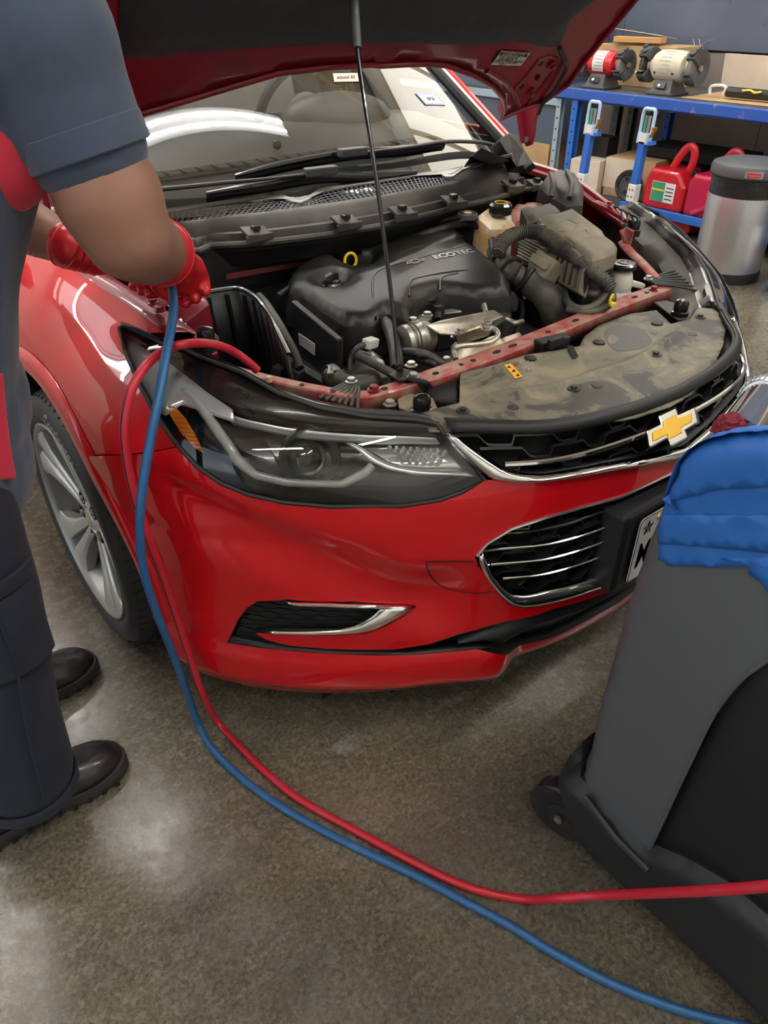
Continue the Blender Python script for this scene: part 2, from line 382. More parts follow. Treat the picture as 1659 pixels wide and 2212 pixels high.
struct('wall_back', M().box((-0.15, YB + .05, WH/2), (9.2, 0.1, WH)), 'wallpale', smooth=0)
struct('wall_front', M().box((-0.15, YF - .05, WH/2), (9.2, 0.1, WH)), 'wallpale', smooth=0)
m = M(); m.box((XL, YF + 1.1, WH/2), (0.12, 2.2, WH)); m.box((XL, 4.9, WH/2), (0.12, 3.4, WH)); m.box((XL, .9, (2.92+WH)/2), (0.12, 4.7, WH-2.92))
struct('wall_left', m, 'wallpale', smooth=0)
df = struct('door_1', M().box((XL + .02, -1.36, 1.46), (0.16, 0.09, 2.92)).box((XL + .02, 3.16, 1.46), (0.16, 0.09, 2.92)).box((XL + .02, .9, 2.95), (0.16, 4.6, 0.1)), 'greyp', smooth=0)
for k in range(3):
    obj('door_panel', M().box((XL + .45 + k*.62, .9, 2.9), (0.6, 4.4, 0.05)), 'wallpale', df, smooth=0)
struct('baseboard_right', M().box((XW - .01, 1.5, 0.05), (0.03, 10.2, 0.1)), 'greyp', smooth=0)

# ceiling lamps: two tubes in an enamel tray
def ceiling_lamp():
    t = thing('ceiling_lamp', 'x', 'ceiling light')
    obj('tray', M().box((0, 0, .03), (2.42, .16, .05)).box((-1.22, 0, .02), (.04, .14, .08)).box((1.22, 0, .02), (.04, .14, .08)), 'tray', t, smooth=0, bevel=.004)
    for s in (-1, 1): obj('lamp_tube', M().tube([(-1.2, s*.034, -.02), (1.2, s*.034, -.02)], .012, 12), 'tube', t)
    return t
L0 = None
names = ['over the car windshield', 'over the mechanic', 'over the workbench grinders', 'over the concrete in front of the red car', 'over the floor behind the camera', 'over the grey service machine',
         'over the back of the car', 'over the far end of the workbench', 'over the open bay door side']
for (x, y), nm in zip(FIXTURES, names):
    if L0 is None: L0 = r = ceiling_lamp()
    else:
        r = L0.copy(); COL.objects.link(r)
        for ch in list(L0.children): c = ch.copy(); COL.objects.link(c); c.parent = r
    r.location = (x, y, CEIL - .05); r['label'] = 'white twin-tube ceiling light ' + nm; r['group'] = 'twin-tube ceiling lights'
    for q in (-.4, .4): obj('hanger', M().tube([(x+q, y, CEIL), (x+q, y, CEIL+.26)], .006, 6), 'greyp', r)

# ------------------------------------------------------------------ workbench
XB = 3.42
bench = thing('workbench', 'long blue steel workbench with chipped edge against the slate blue wall', 'workbench', (3.8, 1.8, 0))
obj('bench_top', M().box((3.82, 1.75, .765), (.80, 3.16, .03)), 'greyp', bench, smooth=0, bevel=.003)
obj('front_edge', M().box((XB - .004, 1.75, .752), (.028, 3.18, .064)).box((XB + .03, 1.75, .716), (.06, 3.14, .012)), 'benchblue', bench, smooth=0, bevel=.006)
obj('side_edge', M().box((3.82, 3.335, .752), (.80, .02, .064)), 'benchblue', bench, smooth=0, bevel=.004)
def post(nm, x, y, mt, z1=.73, wd=.05):
    m = M().box((x, y, z1/2), (wd, .008, z1)).box((x + wd/2, y - wd/2, z1/2), (.008, wd, z1)).box((x - wd/2, y - wd/2, z1/2), (.008, wd, z1))
    o = obj(nm, m, mt, bench, smooth=0, bevel=.002)
    for k in range(9): obj('slot', M().lathe([(0, 0), (.006, 0), (.006, .002), (0, .002)], (x - wd/2 - .005, y - wd/2, .1 + k*.07), (-1, 0, 0), 8), 'deep', o)
post('leg', 3.45, 3.14, 'blue'); post('leg', 3.45, 3.28, 'greyblue', wd=.04); post('leg', 3.45, .3, 'blue'); post('leg', 4.1, 3.14, 'greyp'); post('leg', 4.1, .3, 'blue')
post('leg', 4.12, 2.84, 'blue'); post('leg', 4.14, 3.3, 'greyp'); post('leg', 4.12, 3.0, 'greyblue', wd=.03)
obj('lower_shelf', M().box((3.8, 1.55, .13), (.74, 2.1, .02)), 'greyp', bench, smooth=0)
obj('shelf_edge', M().box((XB, 1.55, .125), (.03, 2.12, .05)), 'blue', bench, smooth=0, bevel=.004)
obj('cross_brace', M().boxp((4.13, 3.2, .1), (4.13, 2.85, .7), .03, .006), 'greyblue', bench, smooth=0)

def slab(nm, c, size, rot, mt, label, cat, bevel=.002, **k):
    return tag(obj(nm, M().box(c, size, rot), mt, None, smooth=0, bevel=bevel), label, cat, **k)
slab('cardboard_sheet', (4.235, 1.3, .885), (.01, 2.5, .2), (0, -.13, 0), 'palecard', 'pale corrugated cardboard strip standing against the wall behind the bench', 'cardboard')
slab('kraft_paper', (3.86, 1.40, .7835), (.6, 1.98, .004), (0, 0, .03), 'kraft', 'brown kraft paper sheet lying flat on the bench top', 'paper')
slab('cardboard_box', (4.0, 3.0, .902), (.34, .62, .24), (0, 0, .05), 'kraft', 'brown cardboard carton on the bench behind the two grinders', 'box')
slab('wood_block', (3.86, 2.99, 1.055), (.09, .34, .032), (0, 0, .2), 'wood', 'orange pine block lying on top of the carton on the bench', 'wood')
slab('paper_sheet', (4.02, 3.1, 1.085), (.3, .42, .004), (.1, .1, .25), 'palecard', 'cream paper sheet resting over the pine block', 'paper')
# black tube with markings
tb = thing('marked_tube', 'black tube case with yellow and red marks lying on the bench', 'tube case', (3.75, 1.9, .79))
obj('tube_body', M().tube([(3.68, 2.16, .8225), (3.72, .9, .822)], .034, 14, flat=.85), 'black', tb)
obj('carry_handle', M().tube(spline([(3.665, 2.27, .80), (3.665, 2.27, .845), (3.668, 2.18, .85), (3.668, 2.18, .80)], 4), .009, 8), 'fixture', tb)
obj('yellow_mark', M().tube(spline([(3.644, 2.05, .84), (3.642, 2.0, .845), (3.644, 1.97, .835), (3.642, 1.93, .842)], 5), .006, 6), 'yellow', tb)
obj('red_mark', M().tube(spline([(3.65, 1.84, .84), (3.648, 1.80, .848), (3.65, 1.76, .842), (3.65, 1.80, .834)], 5, True), .004, 6, True), 'gasred', tb)

# ------------------------------------------------------------------ bench grinders (axis along y)
def grinder(nm, label, y0, R, Lh, body, guard_r, x0):
    zc = .782 + .055 + R + .01
    g = thing(nm, label, 'grinder', (x0, y0, .78))
    obj('foot', M().box((x0, y0, .7895), (.20, .19, .016)), 'greyp', g, smooth=0, bevel=.005)
    m = M().grid([[(x0-.085, y0-.075, .795), (x0+.085, y0-.075, .795), (x0+.085, y0+.075, .795), (x0-.085, y0+.075, .795)],
                  [(x0-.05, y0-.055, zc-R*.75), (x0+.05, y0-.055, zc-R*.75), (x0+.05, y0+.055, zc-R*.75), (x0-.05, y0+.055, zc-R*.75)]], closed_u=True)
    obj('pedestal', m, 'greyp', g, smooth=0, solid=.006, offset=0)
    sw = obj('switch_plate', M().box((x0-.085, y0+.005, .835), (.006, .075, .035), (0, .45, 0)), 'black', g, smooth=0, bevel=.002)
    obj('switch', M().box((x0-.089, y0+.01, .836), (.006, .018, .014), (0, .45, 0)), 'white', sw, smooth=0, bevel=.001)
    h = Lh/2
    obj('motor_housing', M().lathe([(0, -h), (R*.5, -h), (R*.82, -h*.9), (R*.97, -h*.68), (R, -h*.4), (R, h*.4), (R*.97, h*.68), (R*.82, h*.9), (R*.5, h), (0, h)], (x0, y0, zc), (0, 1, 0), 32), body, g)
    for s in (-1, 1):
        obj('screw', M().lathe([(0, 0), (.008, 0), (.006, .004), (0, .004)], (x0-R*.9, y0+s*h*.55, zc-R*.38), (-1, 0, -.4), 8), 'deep', g)
        obj('shaft_collar', M().lathe([(R*.5, 0), (R*.36, .03), (R*.42, .05), (0, .05)], (x0, y0+s*h*.95, zc), (0, s, 0), 20), body, g)
    pl = obj('rating_plate', M().grid([[(x0-math.cos(a)*(R+.0015), y0+t, zc+math.sin(a)*(R+.0015)) for t in (-h*.42, h*.42)] for a in np.linspace(-.55, 1.25, 10)]), 'fixture' if body != 'cream' else 'cream', g)
    for k in range(7):
        a = -.4 + k*.24
        obj('print_line', M().grid([[(x0-math.cos(b)*(R+.003), y0+t, zc+math.sin(b)*(R+.003)) for t in (-h*.34, h*(.34 - .1*(k % 3)))] for b in (a, a+.09)]), 'letter', pl)
    for s in (-1, 1):
        gy = y0 + s*(h + .055)
        prof = [(guard_r*.35, -.026), (guard_r, -.026), (guard_r, .026), (guard_r*.2, .026)]
        vs = []; n = 20
        a0, a1 = (-.9, 3.7)
        rows = [[(x0 + math.sin(t)*r*1.0*(-1), gy + s*d, zc + .0 + math.cos(t)*r) for r, d in prof] for t in np.linspace(-4.2, 1.05, n)]
        gd = obj('wheel_guard', M().grid(rows), 'greyp', g, solid=.004, offset=0, smooth=40)
        obj('guard_nut', M().lathe([(.018, 0), (.018, .012), (0, .012)], (x0, gy+s*.026, zc), (0, s, 0), 6), 'bolt', gd)
        obj('grinding_wheel', M().lathe([(0, -.013), (guard_r*.87, -.013), (guard_r*.87, .013), (0, .013)], (x0, gy, zc), (0, 1, 0), 32), 'wheelgrit' if s < 0 or body != 'cream' else 'rubber', g)
        obj('tool_rest', M().box((x0-guard_r*.95, gy, zc-.03), (.035, .055, .006)).boxp((x0-guard_r*.8, gy+s*.03, zc-.035), (x0-.02, gy+s*.033, zc-.09), .006, .022), 'bolt' if s > 0 else 'greyp', g, smooth=0)
        obj('spark_arm', M().boxp((x0-guard_r*.5, gy, zc+guard_r*.9), (x0-guard_r*.98, gy, zc+guard_r*.75), .04, .004).boxp((x0-guard_r*.2, gy+s*.02, zc+guard_r*1.12), (x0-guard_r*.6, gy+s*.02, zc+guard_r*.96), .012, .012), 'greyp', g, smooth=0)
    return g
grinder('bench_grinder', 'red bench grinder with rating plate, farther from the trash can', 3.05, .078, .215, 'gasred', .088, 3.60)
g2 = grinder('bench_grinder', 'worn cream bench grinder with black wheel, nearer the trash can', 2.55, .09, .235, 'cream', .10, 3.63)
obj('wire_tuft', M().tube([(3.6, 2.36, 1.055), (3.6, 2.32, 1.085), (3.6, 2.28, 1.09)], .002, 5).tube([(3.6, 2.4, 1.055), (3.6, 2.42, 1.085)], .002, 5).tube([(3.6, 2.36, 1.05), (3.6, 2.38, 1.09)], .002, 5), 'bolt', g2)

# ------------------------------------------------------------------ blue jack posts with loop grips
def jack(label, x, y, h, lean):
    t = thing('jack_post', label, 'jack', (x, y, 0), 'blue jack posts in front of the bench')
    ax = unit((lean[0], lean[1], 1)); o = np.array((x, y, 0.0)); P = lambda s, dy=0, dx=0: o + ax*s + np.array((dx, dy, 0))
    obj('base_plate', M().box((x, y, .02), (.3, .16, .04)), 'blue', t, smooth=0, bevel=.006)
    obj('caster', M().lathe([(0, -.02), (.03, -.02), (.03, .02), (0, .02)], (x-.12, y-.09, .03), (0, 1, 0), 14), 'rubber', t)
    obj('caster', M().lathe([(0, -.02), (.03, -.02), (.03, .02), (0, .02)], (x-.12, y+.09, .03), (0, 1, 0), 14), 'rubber', t)
    obj('column', M().boxp(P(.03), P(h-.16), .045, .045), 'blue', t, smooth=0, bevel=.004)
    sl = obj('sleeve', M().boxp(P(h-.50), P(h-.40), .056, .056), 'fixture', t, smooth=0, bevel=.004)
    for k in range(2):
        for q in (-.47, -.43): obj('rivet', M().lathe([(0, 0), (.004, 0), (.004, .003), (0, .003)], P(h+q, (-.012, .012)[k], -.031), (-1, 0, 0), 8), 'deep', sl)
    cz = h - .07
    gp = spline([P(h-.16, -.03), P(h-.15, -.038), P(h-.05, -.04), P(h, -.035), P(h+.005, 0), P(h, .035), P(h-.05, .04), P(h-.15, .038), P(h-.16, .03)], 5)
    gr = obj('loop_grip', M().tube(gp, .0105, 10).boxp(P(h-.175), P(h-.12), .045, .075), 'paleblue', t, bevel=.004)
    obj('grip_plate', M().boxp(P(h-.165, 0, -.024), P(h-.125, 0, -.024), .004, .05), 'fixture', gr, smooth=0)
    obj('gauge_tube', M().tube([P(h-.13, .012), P(h-.03, .012)], .009, 10), 'green', t)
    obj('gauge_tube', M().tube([P(h-.13, -.012), P(h-.03, -.012)], .009, 10), 'steel', t)
    v = obj('valve', M().tube([P(h-.14, -.035), P(h-.10, -.055)], .012, 8).tube([P(h-.105, -.055), P(h-.085, -.055)], .016, 8), 'brass', t)
    obj('valve_bracket', M().boxp(P(h-.175, -.02), P(h-.165, -.075), .03, .02), 'blue', t, smooth=0)
jack('blue jack post standing in front of the pale cardboard boxes', 3.02, 2.66, .765, (0.02, -.02))
jack('blue jack post standing beside the red fuel can', 3.02, 2.26, .765, (0.0, -.03))

# ------------------------------------------------------------------ things under the bench
slab('carton', (3.55, 2.98, .2505), (.3, .22, .22), (0, 0, .25), 'palecard', 'small faded carton under the bench beside the bench leg', 'box')
cb = thing('carton', 'brown carton with torn white label side under the bench between the jack posts', 'box', (3.6, 2.6, .14))
obj('carton_body', M().box((3.70, 2.68, .266), (.34, .36, .25), (0, 0, .12)), 'kraft', cb, smooth=0, bevel=.003)
obj('carton_label', M().box((3.522, 2.74, .29), (.004, .22, .19), (0, 0, .12)), 'palecard', cb, smooth=0)
tag(obj('crate_block', M().box((3.72, 2.90, .07), (.48, .50, .14)), 'greyp', None, smooth=0), 'low dark platform carrying the cartons under the bench', 'platform')
slab('flat_case', (3.90, 2.40, .427), (.4, .7, .06), (0, .02, .06), 'deep', 'flat dark brown case lying across the cartons under the bench', 'case')
slab('support_box', (4.04, 2.34, .2505), (.28, .5, .21), (0, 0, 0), 'greyp', 'dark storage box under the flat case', 'box')
slab('black_tray', (3.63, 3.0, .4265), (.12, .2, .13), (0, 0, 0), 'mblack', 'ribbed black tray standing on the faded carton under the bench', 'tray')
wl = thing('cart_wheel', 'dark cart wheel leaning under the bench beside the brown carton', 'wheel', (3.45, 2.60, .14))
obj('tyre_ring', M().lathe([(.07, -.02), (.095, -.018), (.1, 0), (.095, .018), (.07, .02)], (3.463, 2.60, .243), (1, .1, 0), 24, caps=False), 'rubber', wl, solid=.004)
obj('hub_disc', M().lathe([(0, -.01), (.072, -.01), (.072, .01), (0, .01)], (3.463, 2.60, .243), (1, .1, 0), 24), 'greyp', wl)
for k in range(5): obj('wheel_hole', M().lathe([(0, 0), (.012, 0), (.012, .002), (0, .002)], (3.451, 2.60 + .042*math.cos(k*1.257), .242 + .042*math.sin(k*1.257)), (-1, -.1, 0), 10), 'deep', wl)

def fuel_can(label, x, y, mt, wd, h, tilt, lab):
    t = thing('fuel_can', label, 'fuel can', (x, y, .14))
    z0 = .142; hd = wd/2
    prof = [(-hd, 0), (hd, 0), (hd, h*.55), (hd*.55, h*.80), (hd*.35, h), (-hd*.05, h), (-hd*.5, h*.74), (-hd, h*.60)]
    def sec(xx, k): return [(xx, y + p*k, z0 + q*(.985 if k < 1 else 1) + (.006 if k < 1 else 0)) for p, q in prof]
    rows = []
    for xx, k in ((x-.14, .9), (x-.125, 1), (x+.125, 1), (x+.14, .9)): rows.append(sec(xx, k))
    # body without the upper handle region
    body = [(-hd, .02), (-hd*.92, 0), (hd*.92, 0), (hd, .02), (hd, h*.5), (hd*.8, h*.66), (-hd*.55, h*.66), (-hd, h*.42)]
    rows = [[(xx, y + p*k, z0 + (q-h*.33)*k + h*.33) for p, q in body] for xx, k in ((x-.13, .86), (x-.115, 1), (x+.115, 1), (x+.13, .86))]
    m = M().grid(rows, closed_u=True); m.f += [tuple(range(7, -1, -1)), tuple(24 + i for i in range(8))]
    b = obj('can_body', m, mt, t, smooth=0, bevel=.014, seg=3)
    obj('can_handle', M().tube(spline([(x, y+hd*.3, z0+h*.62), (x, y+hd*.05, z0+h*.84), (x, y-hd*.25, z0+h), (x, y-hd*.55, z0+h*.98), (x, y-hd*.62, z0+h*.8), (x, y-hd*.5, z0+h*.6)], 6), .02, 10, flat=1.3), mt, t)
    obj('spout_cap', M().lathe([(.02, 0), (.022, .03), (.016, .035), (0, .035)], (x, y-hd*.78, z0+h*.57), (0, -.5, 1), 14), 'mblack', t)
    if lab:
        lb = obj('can_label', M().box((x-.1315, y+.0, z0+h*.30), (.003, hd*1.15, h*.32)), 'white', t, smooth=0)
        obj('label_panel', M().box((x-.1338, y+hd*.24, z0+h*.30), (.002, hd*.62, h*.31)), 'green', lb, smooth=0)
        obj('label_stripe', M().box((x-.1355, y+hd*.24, z0+h*.33), (.001, hd*.6, h*.03)), 'yellow', lb, smooth=0)
        for q in range(4): obj('label_text', M().box((x-.1338, y-hd*.32, z0+h*(.2+q*.06)), (.001, hd*.36, h*.015)), 'print', lb, smooth=0)
    else:
        obj('body_rib', M().tube(spline([(x-.128, y-hd*.4, z0+h*.52), (x-.135, y-hd*.1, z0+h*.42), (x-.135, y-hd*.1, z0+h*.2), (x-.128, y+hd*.5, z0+h*.06)], 6), .016, 8), mt, t)
fuel_can('red fuel can with green and white label on the lower shelf', 3.56, 2.31, 'gasred', .30, .37, 0, True)
fuel_can('crimson fuel can without label beside the steel trash can', 3.56, 2.0, 'gascrim', .30, .38, 0, False)
slab('red_tray', (3.62, 2.3, .06), (.3, .42, .06), (0, 0, 0), 'gasred', 'red tray on the floor under the blue shelf', 'tray', bevel=.01)

# trash can
tx_, ty_ = 2.96, 1.52
tc_ = thing('trash_can', 'brushed steel step-on trash can with black bag and dark lid', 'trash can', (tx_, ty_, 0))
obj('can_body', M().lathe([(.178, .05), (.18, .06), (.18, .50), (.176, .51)], (tx_, ty_, 0), (0, 0, 1), 48, caps=False), 'steel', tc_)
obj('base_ring', M().lathe([(0, 0), (.184, 0), (.186, .03), (.182, .055), (.17, .055)], (tx_, ty_, 0), (0, 0, 1), 48), 'mblack', tc_)
obj('bin_bag', M().lathe([(.17, .42), (.184, .45), (.183, .50), (.187, .53), (.17, .55)], (tx_, ty_, 0), (0, 0, 1), 64, caps=False), 'bag', tc_, solid=.002)
obj('lid', M().lathe([(.19, .535), (.198, .545), (.198, .575), (.19, .592), (.16, .604), (.13, .606), (.08, .612), (0, .615)], (tx_, ty_, 0), (0, 0, 1), 48), 'greyp', tc_)
obj('pedal', M().boxp((tx_-.15, ty_-.02, .035), (tx_-.235, ty_-.04, .03), .07, .02), 'mblack', tc_, bevel=.004)
obj('hinge_guard', M().tube(spline([(tx_-.12, ty_+.14, .05), (tx_-.13, ty_+.15, .14), (tx_-.10, ty_+.175, .16), (tx_-.07, ty_+.18, .05)], 6), .008, 8), 'mblack', tc_)
a0 = math.atan2(on(1600, 370, z=.56)[1] - ty_, on(1600, 370, z=.56)[0] - tx_)
a0 = math.atan2(-2.16, -4.17) + .12
bp = obj('brand_badge', M().grid([[(tx_ + .201*math.cos(a0+t), ty_ + .201*math.sin(a0+t), z) for t in np.linspace(-.22, .22, 8)] for z in (.548, .582)]), 'steel', tc_)
obj('badge_logo', M().grid([[(tx_ + .203*math.cos(a0+t), ty_ + .203*math.sin(a0+t), z) for t in np.linspace(-.16, .16, 8)] for z in (.553, .573)]), 'gasred', bp)
bd = np.array((math.cos(a0), math.sin(a0), 0))
obj('badge_lettering', M().text('Rubbermaid', .0115, (tx_, ty_, 0), (1, 0, 0), (0, 1, 0), warp=lambda X, Y, Z: (tx_ + .2045*math.cos(a0 + X/.2), ty_ + .2045*math.sin(a0 + X/.2), .563 + Y)), 'white', bp, smooth=0, fixn=False)
# water jug at the right edge
jx, jy = 2.95, 1.15
jg = thing('fluid_jug', 'white and blue fluid jug on the floor beside the trash can', 'jug', (jx, jy, 0))
obj('jug_body', M().lathe([(0, 0), (.085, 0), (.095, .015), (.095, .10), (.092, .115), (.095, .13), (.095, .2), (.07, .25), (.03, .28), (.025, .30)], (jx, jy, 0), (0, 0, 1), 32), 'white', jg)
obj('jug_band', M().lathe([(.0965, .012), (.0968, .05)], (jx, jy, 0), (0, 0, 1), 32, caps=False), 'blue', jg, solid=.001)
obj('jug_cap', M().lathe([(0, .3), (.028, .3), (.028, .325), (0, .325)], (jx, jy, 0), (0, 0, 1), 20), 'blue', jg)

# ================================================================== THE CAR (x across, nose towards -y, centre line x = 0)
car = thing('car', 'red hatchback with raised hood and open engine bay', 'car', (0, 0.9, 0))
_pp = pchip([0, .1, .2, .3, .39, .45, .55, .66, .75, .82, .865, .89, .897, .9], [-.025, -.02, -.005, .025, .082, .12, .18, .265, .355, .455, .555, .65, .75, .93])
_roll = pchip([-.20, -.14, -.10, -.06, -.02, .02, .06], [-.004, 0, .01, .03, .06, .11, .2])
_low = pchip([.10, .15, .18, .25, .35, .5, .6], [.075, .03, .004, .0, .002, -.008, 0])
_zt = pchip([0, .4, .48, .56, .66, .77, .9], [.74, .742, .752, .773, .80, .817, .83])
_kr = pchip([0, .25, .4, .56, .66, .77, .9], [.5, .6, .95, 1.9, 2.4, 2.8, 2.8])
# crease below the headlight: (|x| , ridge z, valley z)
_rz = pchip([.40, .50, .62, .72, .80, .88], [.49, .505, .565, .62, .66, .69])
_vz = pchip([.40, .50, .62, .72, .80, .88], [.40, .42, .49, .56, .62, .67])
def S(x, z):
    a = abs(x); y = _pp(a) + (_roll(z - _zt(a))*_kr(a) if z > .55 else _low(z))
    # the skin tucks in below the crease and comes out again towards the fog pocket
    amp = .030*sstep(.40, .47, a)*(1 - sstep(.78, .86, a)); rz = _rz(a); vz = _vz(a)
    if vz < z < rz: y += amp*sstep(rz, vz, z)
    elif z <= vz: y += amp*(1 - sstep(vz, vz - .13, z))
    # the chin steps back in the middle
    y += .055*(1 - sstep(.27, .37, a))*sstep(.31, .25, z)
    # the chin lip stands proud
    y -= .012*sstep(.27, .235, z)*sstep(.30, .40, a)
    return y
def hitS(u, v, off=0.0): return solve(u, v, lambda P: P[1] - S(P[0], P[2]) + off)
def Spt(x, z, off=0.0):
    e = .004; n = unit((-(S(x+e, z)-S(x-e, z))/(2*e), 1, -(S(x, z+e)-S(x, z-e))/(2*e)))
    return np.array([x, S(x, z), z]) - n*off       # off > 0 is outwards
def px2xz(pts): return [np.array([q[0], q[2]]) for q in (hitS(u, v) for u, v in pts)]
def sym(L): return L + [np.array([-p[0], p[1]]) for p in reversed(L)]
def clampL(L, i, x):  L[i] = np.array([x, L[i][1]]); return L

# ---- outlines traced on the left half and mirrored
hl_low = [(385, 965), (403, 985), (425, 1008), (476, 1044), (537, 1069), (614, 1086), (717, 1095), (870, 1093), (947, 1081), (999, 1063), (1047, 1037)]
gr_low = [(1058, 1037), (1100, 1041), (1150, 1042), (1230, 1032), (1300, 1019), (1400, 1000)]
top = px2xz(hl_low + gr_low) + [np.array([-.0, .612])]
seam = px2xz([(192, 985), (230, 984), (285, 982), (340, 975)])
edge = [np.array([-.8925, .608]), ]
botl = [np.array(p) for p in [(-.885, .52), (-.876, .44), (-.870, .36), (-.868, .29), (-.864, .22), (-.852, .17), (-.82, .135), (-.75, .118), (-.65, .11), (-.5, .108)]]
botl += [np.array(p) for p in [(-.40, .108), (-.345, .118), (-.30, .142), (-.24, .160), (-.12, .165), (0, .165)]]
half = list(reversed(botl)) + edge + seam + top            # centre bottom -> arch -> seam -> headlight -> grille -> centre top
outline = half + [np.array([-p[0], p[1]]) for p in reversed(half[1:-1])]
lg = px2xz([(1345, 1254), (1270, 1280), (1180, 1307), (1125, 1314), (1100, 1306), (1070, 1275), (1032, 1222), (1026, 1203), (1050, 1175), (1105, 1142), (1180, 1117), (1260, 1094), (1340, 1073)])
lg = [np.array([0, lg[0][1] - .002])] + lg + [np.array([0, lg[-1][1] + .004])]
lgr = lg + [np.array([-p[0], p[1]]) for p in reversed(lg[1:-1])]
fog = [np.array([-.11, .206]), np.array([-.20, .200])] + px2xz([(1130, 1393), (1030, 1402), (880, 1415), (720, 1412), (600, 1403), (490, 1388), (512, 1343), (535, 1312), (556, 1299), (620, 1295), (760, 1299), (898, 1309), (870, 1333),
             (835, 1352), (790, 1368), (700, 1372), (620, 1370), (552, 1367), (575, 1382), (620, 1394), (700, 1401), (850, 1403), (930, 1391), (1000, 1368), (1100, 1341), (1200, 1313), (1330, 1272)])
fog = [np.array([0, fog[0][1] - .004])] + fog + [np.array([0, fog[-1][1] + .004])]
fogh = fog + [np.array([-p[0], p[1]]) for p in reversed(fog[1:-1])]
_xa = np.concatenate([np.linspace(0, .8, 161), np.linspace(.8, .9, 400)[1:]]); _ya = np.array([_pp(a) for a in _xa]); _sa = np.concatenate([[0], np.cumsum(np.hypot(np.diff(_xa), np.diff(_ya)))])
def s_of(x): return math.copysign(float(np.interp(abs(x), _xa, _sa)), x)
def x_of(q): return math.copysign(float(np.interp(abs(q), _sa, _xa)), q)
def sz(L): return [np.array([s_of(p[0]), p[1]]) for p in L]
bumper = obj('bumper_skin', M().patch(sz(outline), [sz(lgr), sz(fogh)], lambda p: Spt(x_of(p[0]), p[1]), .013), 'red', car, smooth=180)

def ribbon(path_xz, off0, off1, closed=False):
    m = M(); m.grid([[Spt(p[0], p[1], off0) for p in path_xz], [Spt(p[0], p[1], off1) for p in path_xz]], closed_u=closed); return m
# returns (inner walls) of the openings and the dark backing behind them
def opening(nm, poly, depth, mt='mblack'):
    o = obj(nm, ribbon(poly, .0, -depth, True), mt, car, smooth=50, solid=.002, offset=0)
    xs_ = [p for p in poly]
    obj('backing', M().patch(poly, [], lambda p: Spt(p[0], p[1], -depth), .03), 'deep', o, smooth=180); return o
lower_grille = opening('lower_grille', lgr, .05)
fog_pocket = opening('fog_pocket', fogh, .045)

# honeycomb bars: rows that zigzag and touch their neighbours, clipped by the opening
def inside(p, L):
    A = np.array(L); B = np.roll(A, -1, 0)
    return bool((((A[:, 1] > p[1]) != (B[:, 1] > p[1])) & (p[0] < (B[:, 0]-A[:, 0])*(p[1]-A[:, 1])/(B[:, 1]-A[:, 1]+1e-15) + A[:, 0])).sum() % 2)
def comb(poly, parent, zref, pitch, cell, amp, off, depth, mt='black', name='grille_bar'):
    for k in range(-6, 7):
        pts = []
        for x in np.arange(-.5, .5, .004):
            ph = ((x / cell) + .5*(k % 2)) % 1.0
            t = abs(ph - .5)*2                  # 0..1 triangle
            tri = sstep(.28, .46, t)*2 - 1 if True else 0
            z = zref(x) + k*pitch + amp*tri
            pts.append(np.array([x, z]))
        run = []
        for p in pts + [None]:
            if p is not None and inside(p, poly): run.append(p)
            else:
                if len(run) > 4:
                    r = [run[i] for i in range(0, len(run), 2)]
                    top_ = [Spt(p_[0], p_[1] + .0022, off) for p_ in r]; bot_ = [Spt(p_[0], p_[1] - .0022, off) for p_ in r]
                    tb_ = [Spt(p_[0], p_[1] + .0035, off - depth) for p_ in r]; bb_ = [Spt(p_[0], p_[1] - .0035, off - depth) for p_ in r]
                    obj(name, M().grid([bot_, top_, tb_, bb_], closed_v=True), mt, parent, smooth=40)
                run = []
zl = lambda x: .455 + .0*x
comb(lgr, lower_grille, lambda x: .455 - .1*x*x, .0235, .088, .0095, -.012, .022)
for k, (u0, v0, u1, v1) in enumerate([(1062, 1158, 1332, 1098), (1038, 1196, 1330, 1136), (1062, 1226, 1326, 1168), (1088, 1256, 1322, 1200)]):
    a = hitS(u0, v0); b = hitS(u1, v1); xs_ = np.linspace(a[0], -a[0], 40)
    za = a[2]; zb = b[2] + (b[2]-a[2])*.0
    pts = [Spt(x, za + (zb - za)*(1 - (abs(x)/abs(a[0]))**2), -.008) for x in xs_]
    obj('chrome_bar', M().tube(pts, .0025, 6, hint=(0, 1, 0)), 'chrome', lower_grille)

def molding(inner, outer, bulge, mt, parent, name, nmid=3, base=.001):
    n = 90; A = resample(inner, n); B = resample(outer, n); rows = []
    for k in range(nmid + 2):
        t = k/(nmid+1); rows.append([Spt(*(a*(1-t) + b*t), base + bulge*math.sin(math.pi*(.12 + .76*t)) - (.006 if k in (0, nmid+1) else 0)) for a, b in zip(A, B)])
    return obj(name, M().grid(rows), mt, parent, smooth=60, solid=.003, offset=0)
# chrome tray around the lower grille (bottom and side)
o_ = px2xz([(1034, 1196), (1032, 1212), (1045, 1240), (1072, 1276), (1100, 1304), (1125, 1311), (1180, 1304), (1270, 1277), (1345, 1251)])
i_ = px2xz([(1042, 1190), (1050, 1206), (1062, 1236), (1084, 1262), (1104, 1280), (1130, 1283), (1180, 1273), (1270, 1251), (1345, 1226)])
o_ += [np.array([0, o_[-1][1]])]; i_ += [np.array([0, i_[-1][1]])]
molding(sym(i_), sym(o_), .010, 'chrome', lower_grille, 'chrome_tray')
# dark lip along the top of the lower grille with a thin bright edge
t_ = px2xz([(1030, 1200), (1052, 1174), (1105, 1142), (1180, 1117), (1260, 1094), (1340, 1073)]); t_ += [np.array([0, t_[-1][1] + .003])]
obj('top_trim', M().tube([Spt(p[0], p[1], .0015) for p in sym(t_)], .003, 6), 'satin', lower_grille)

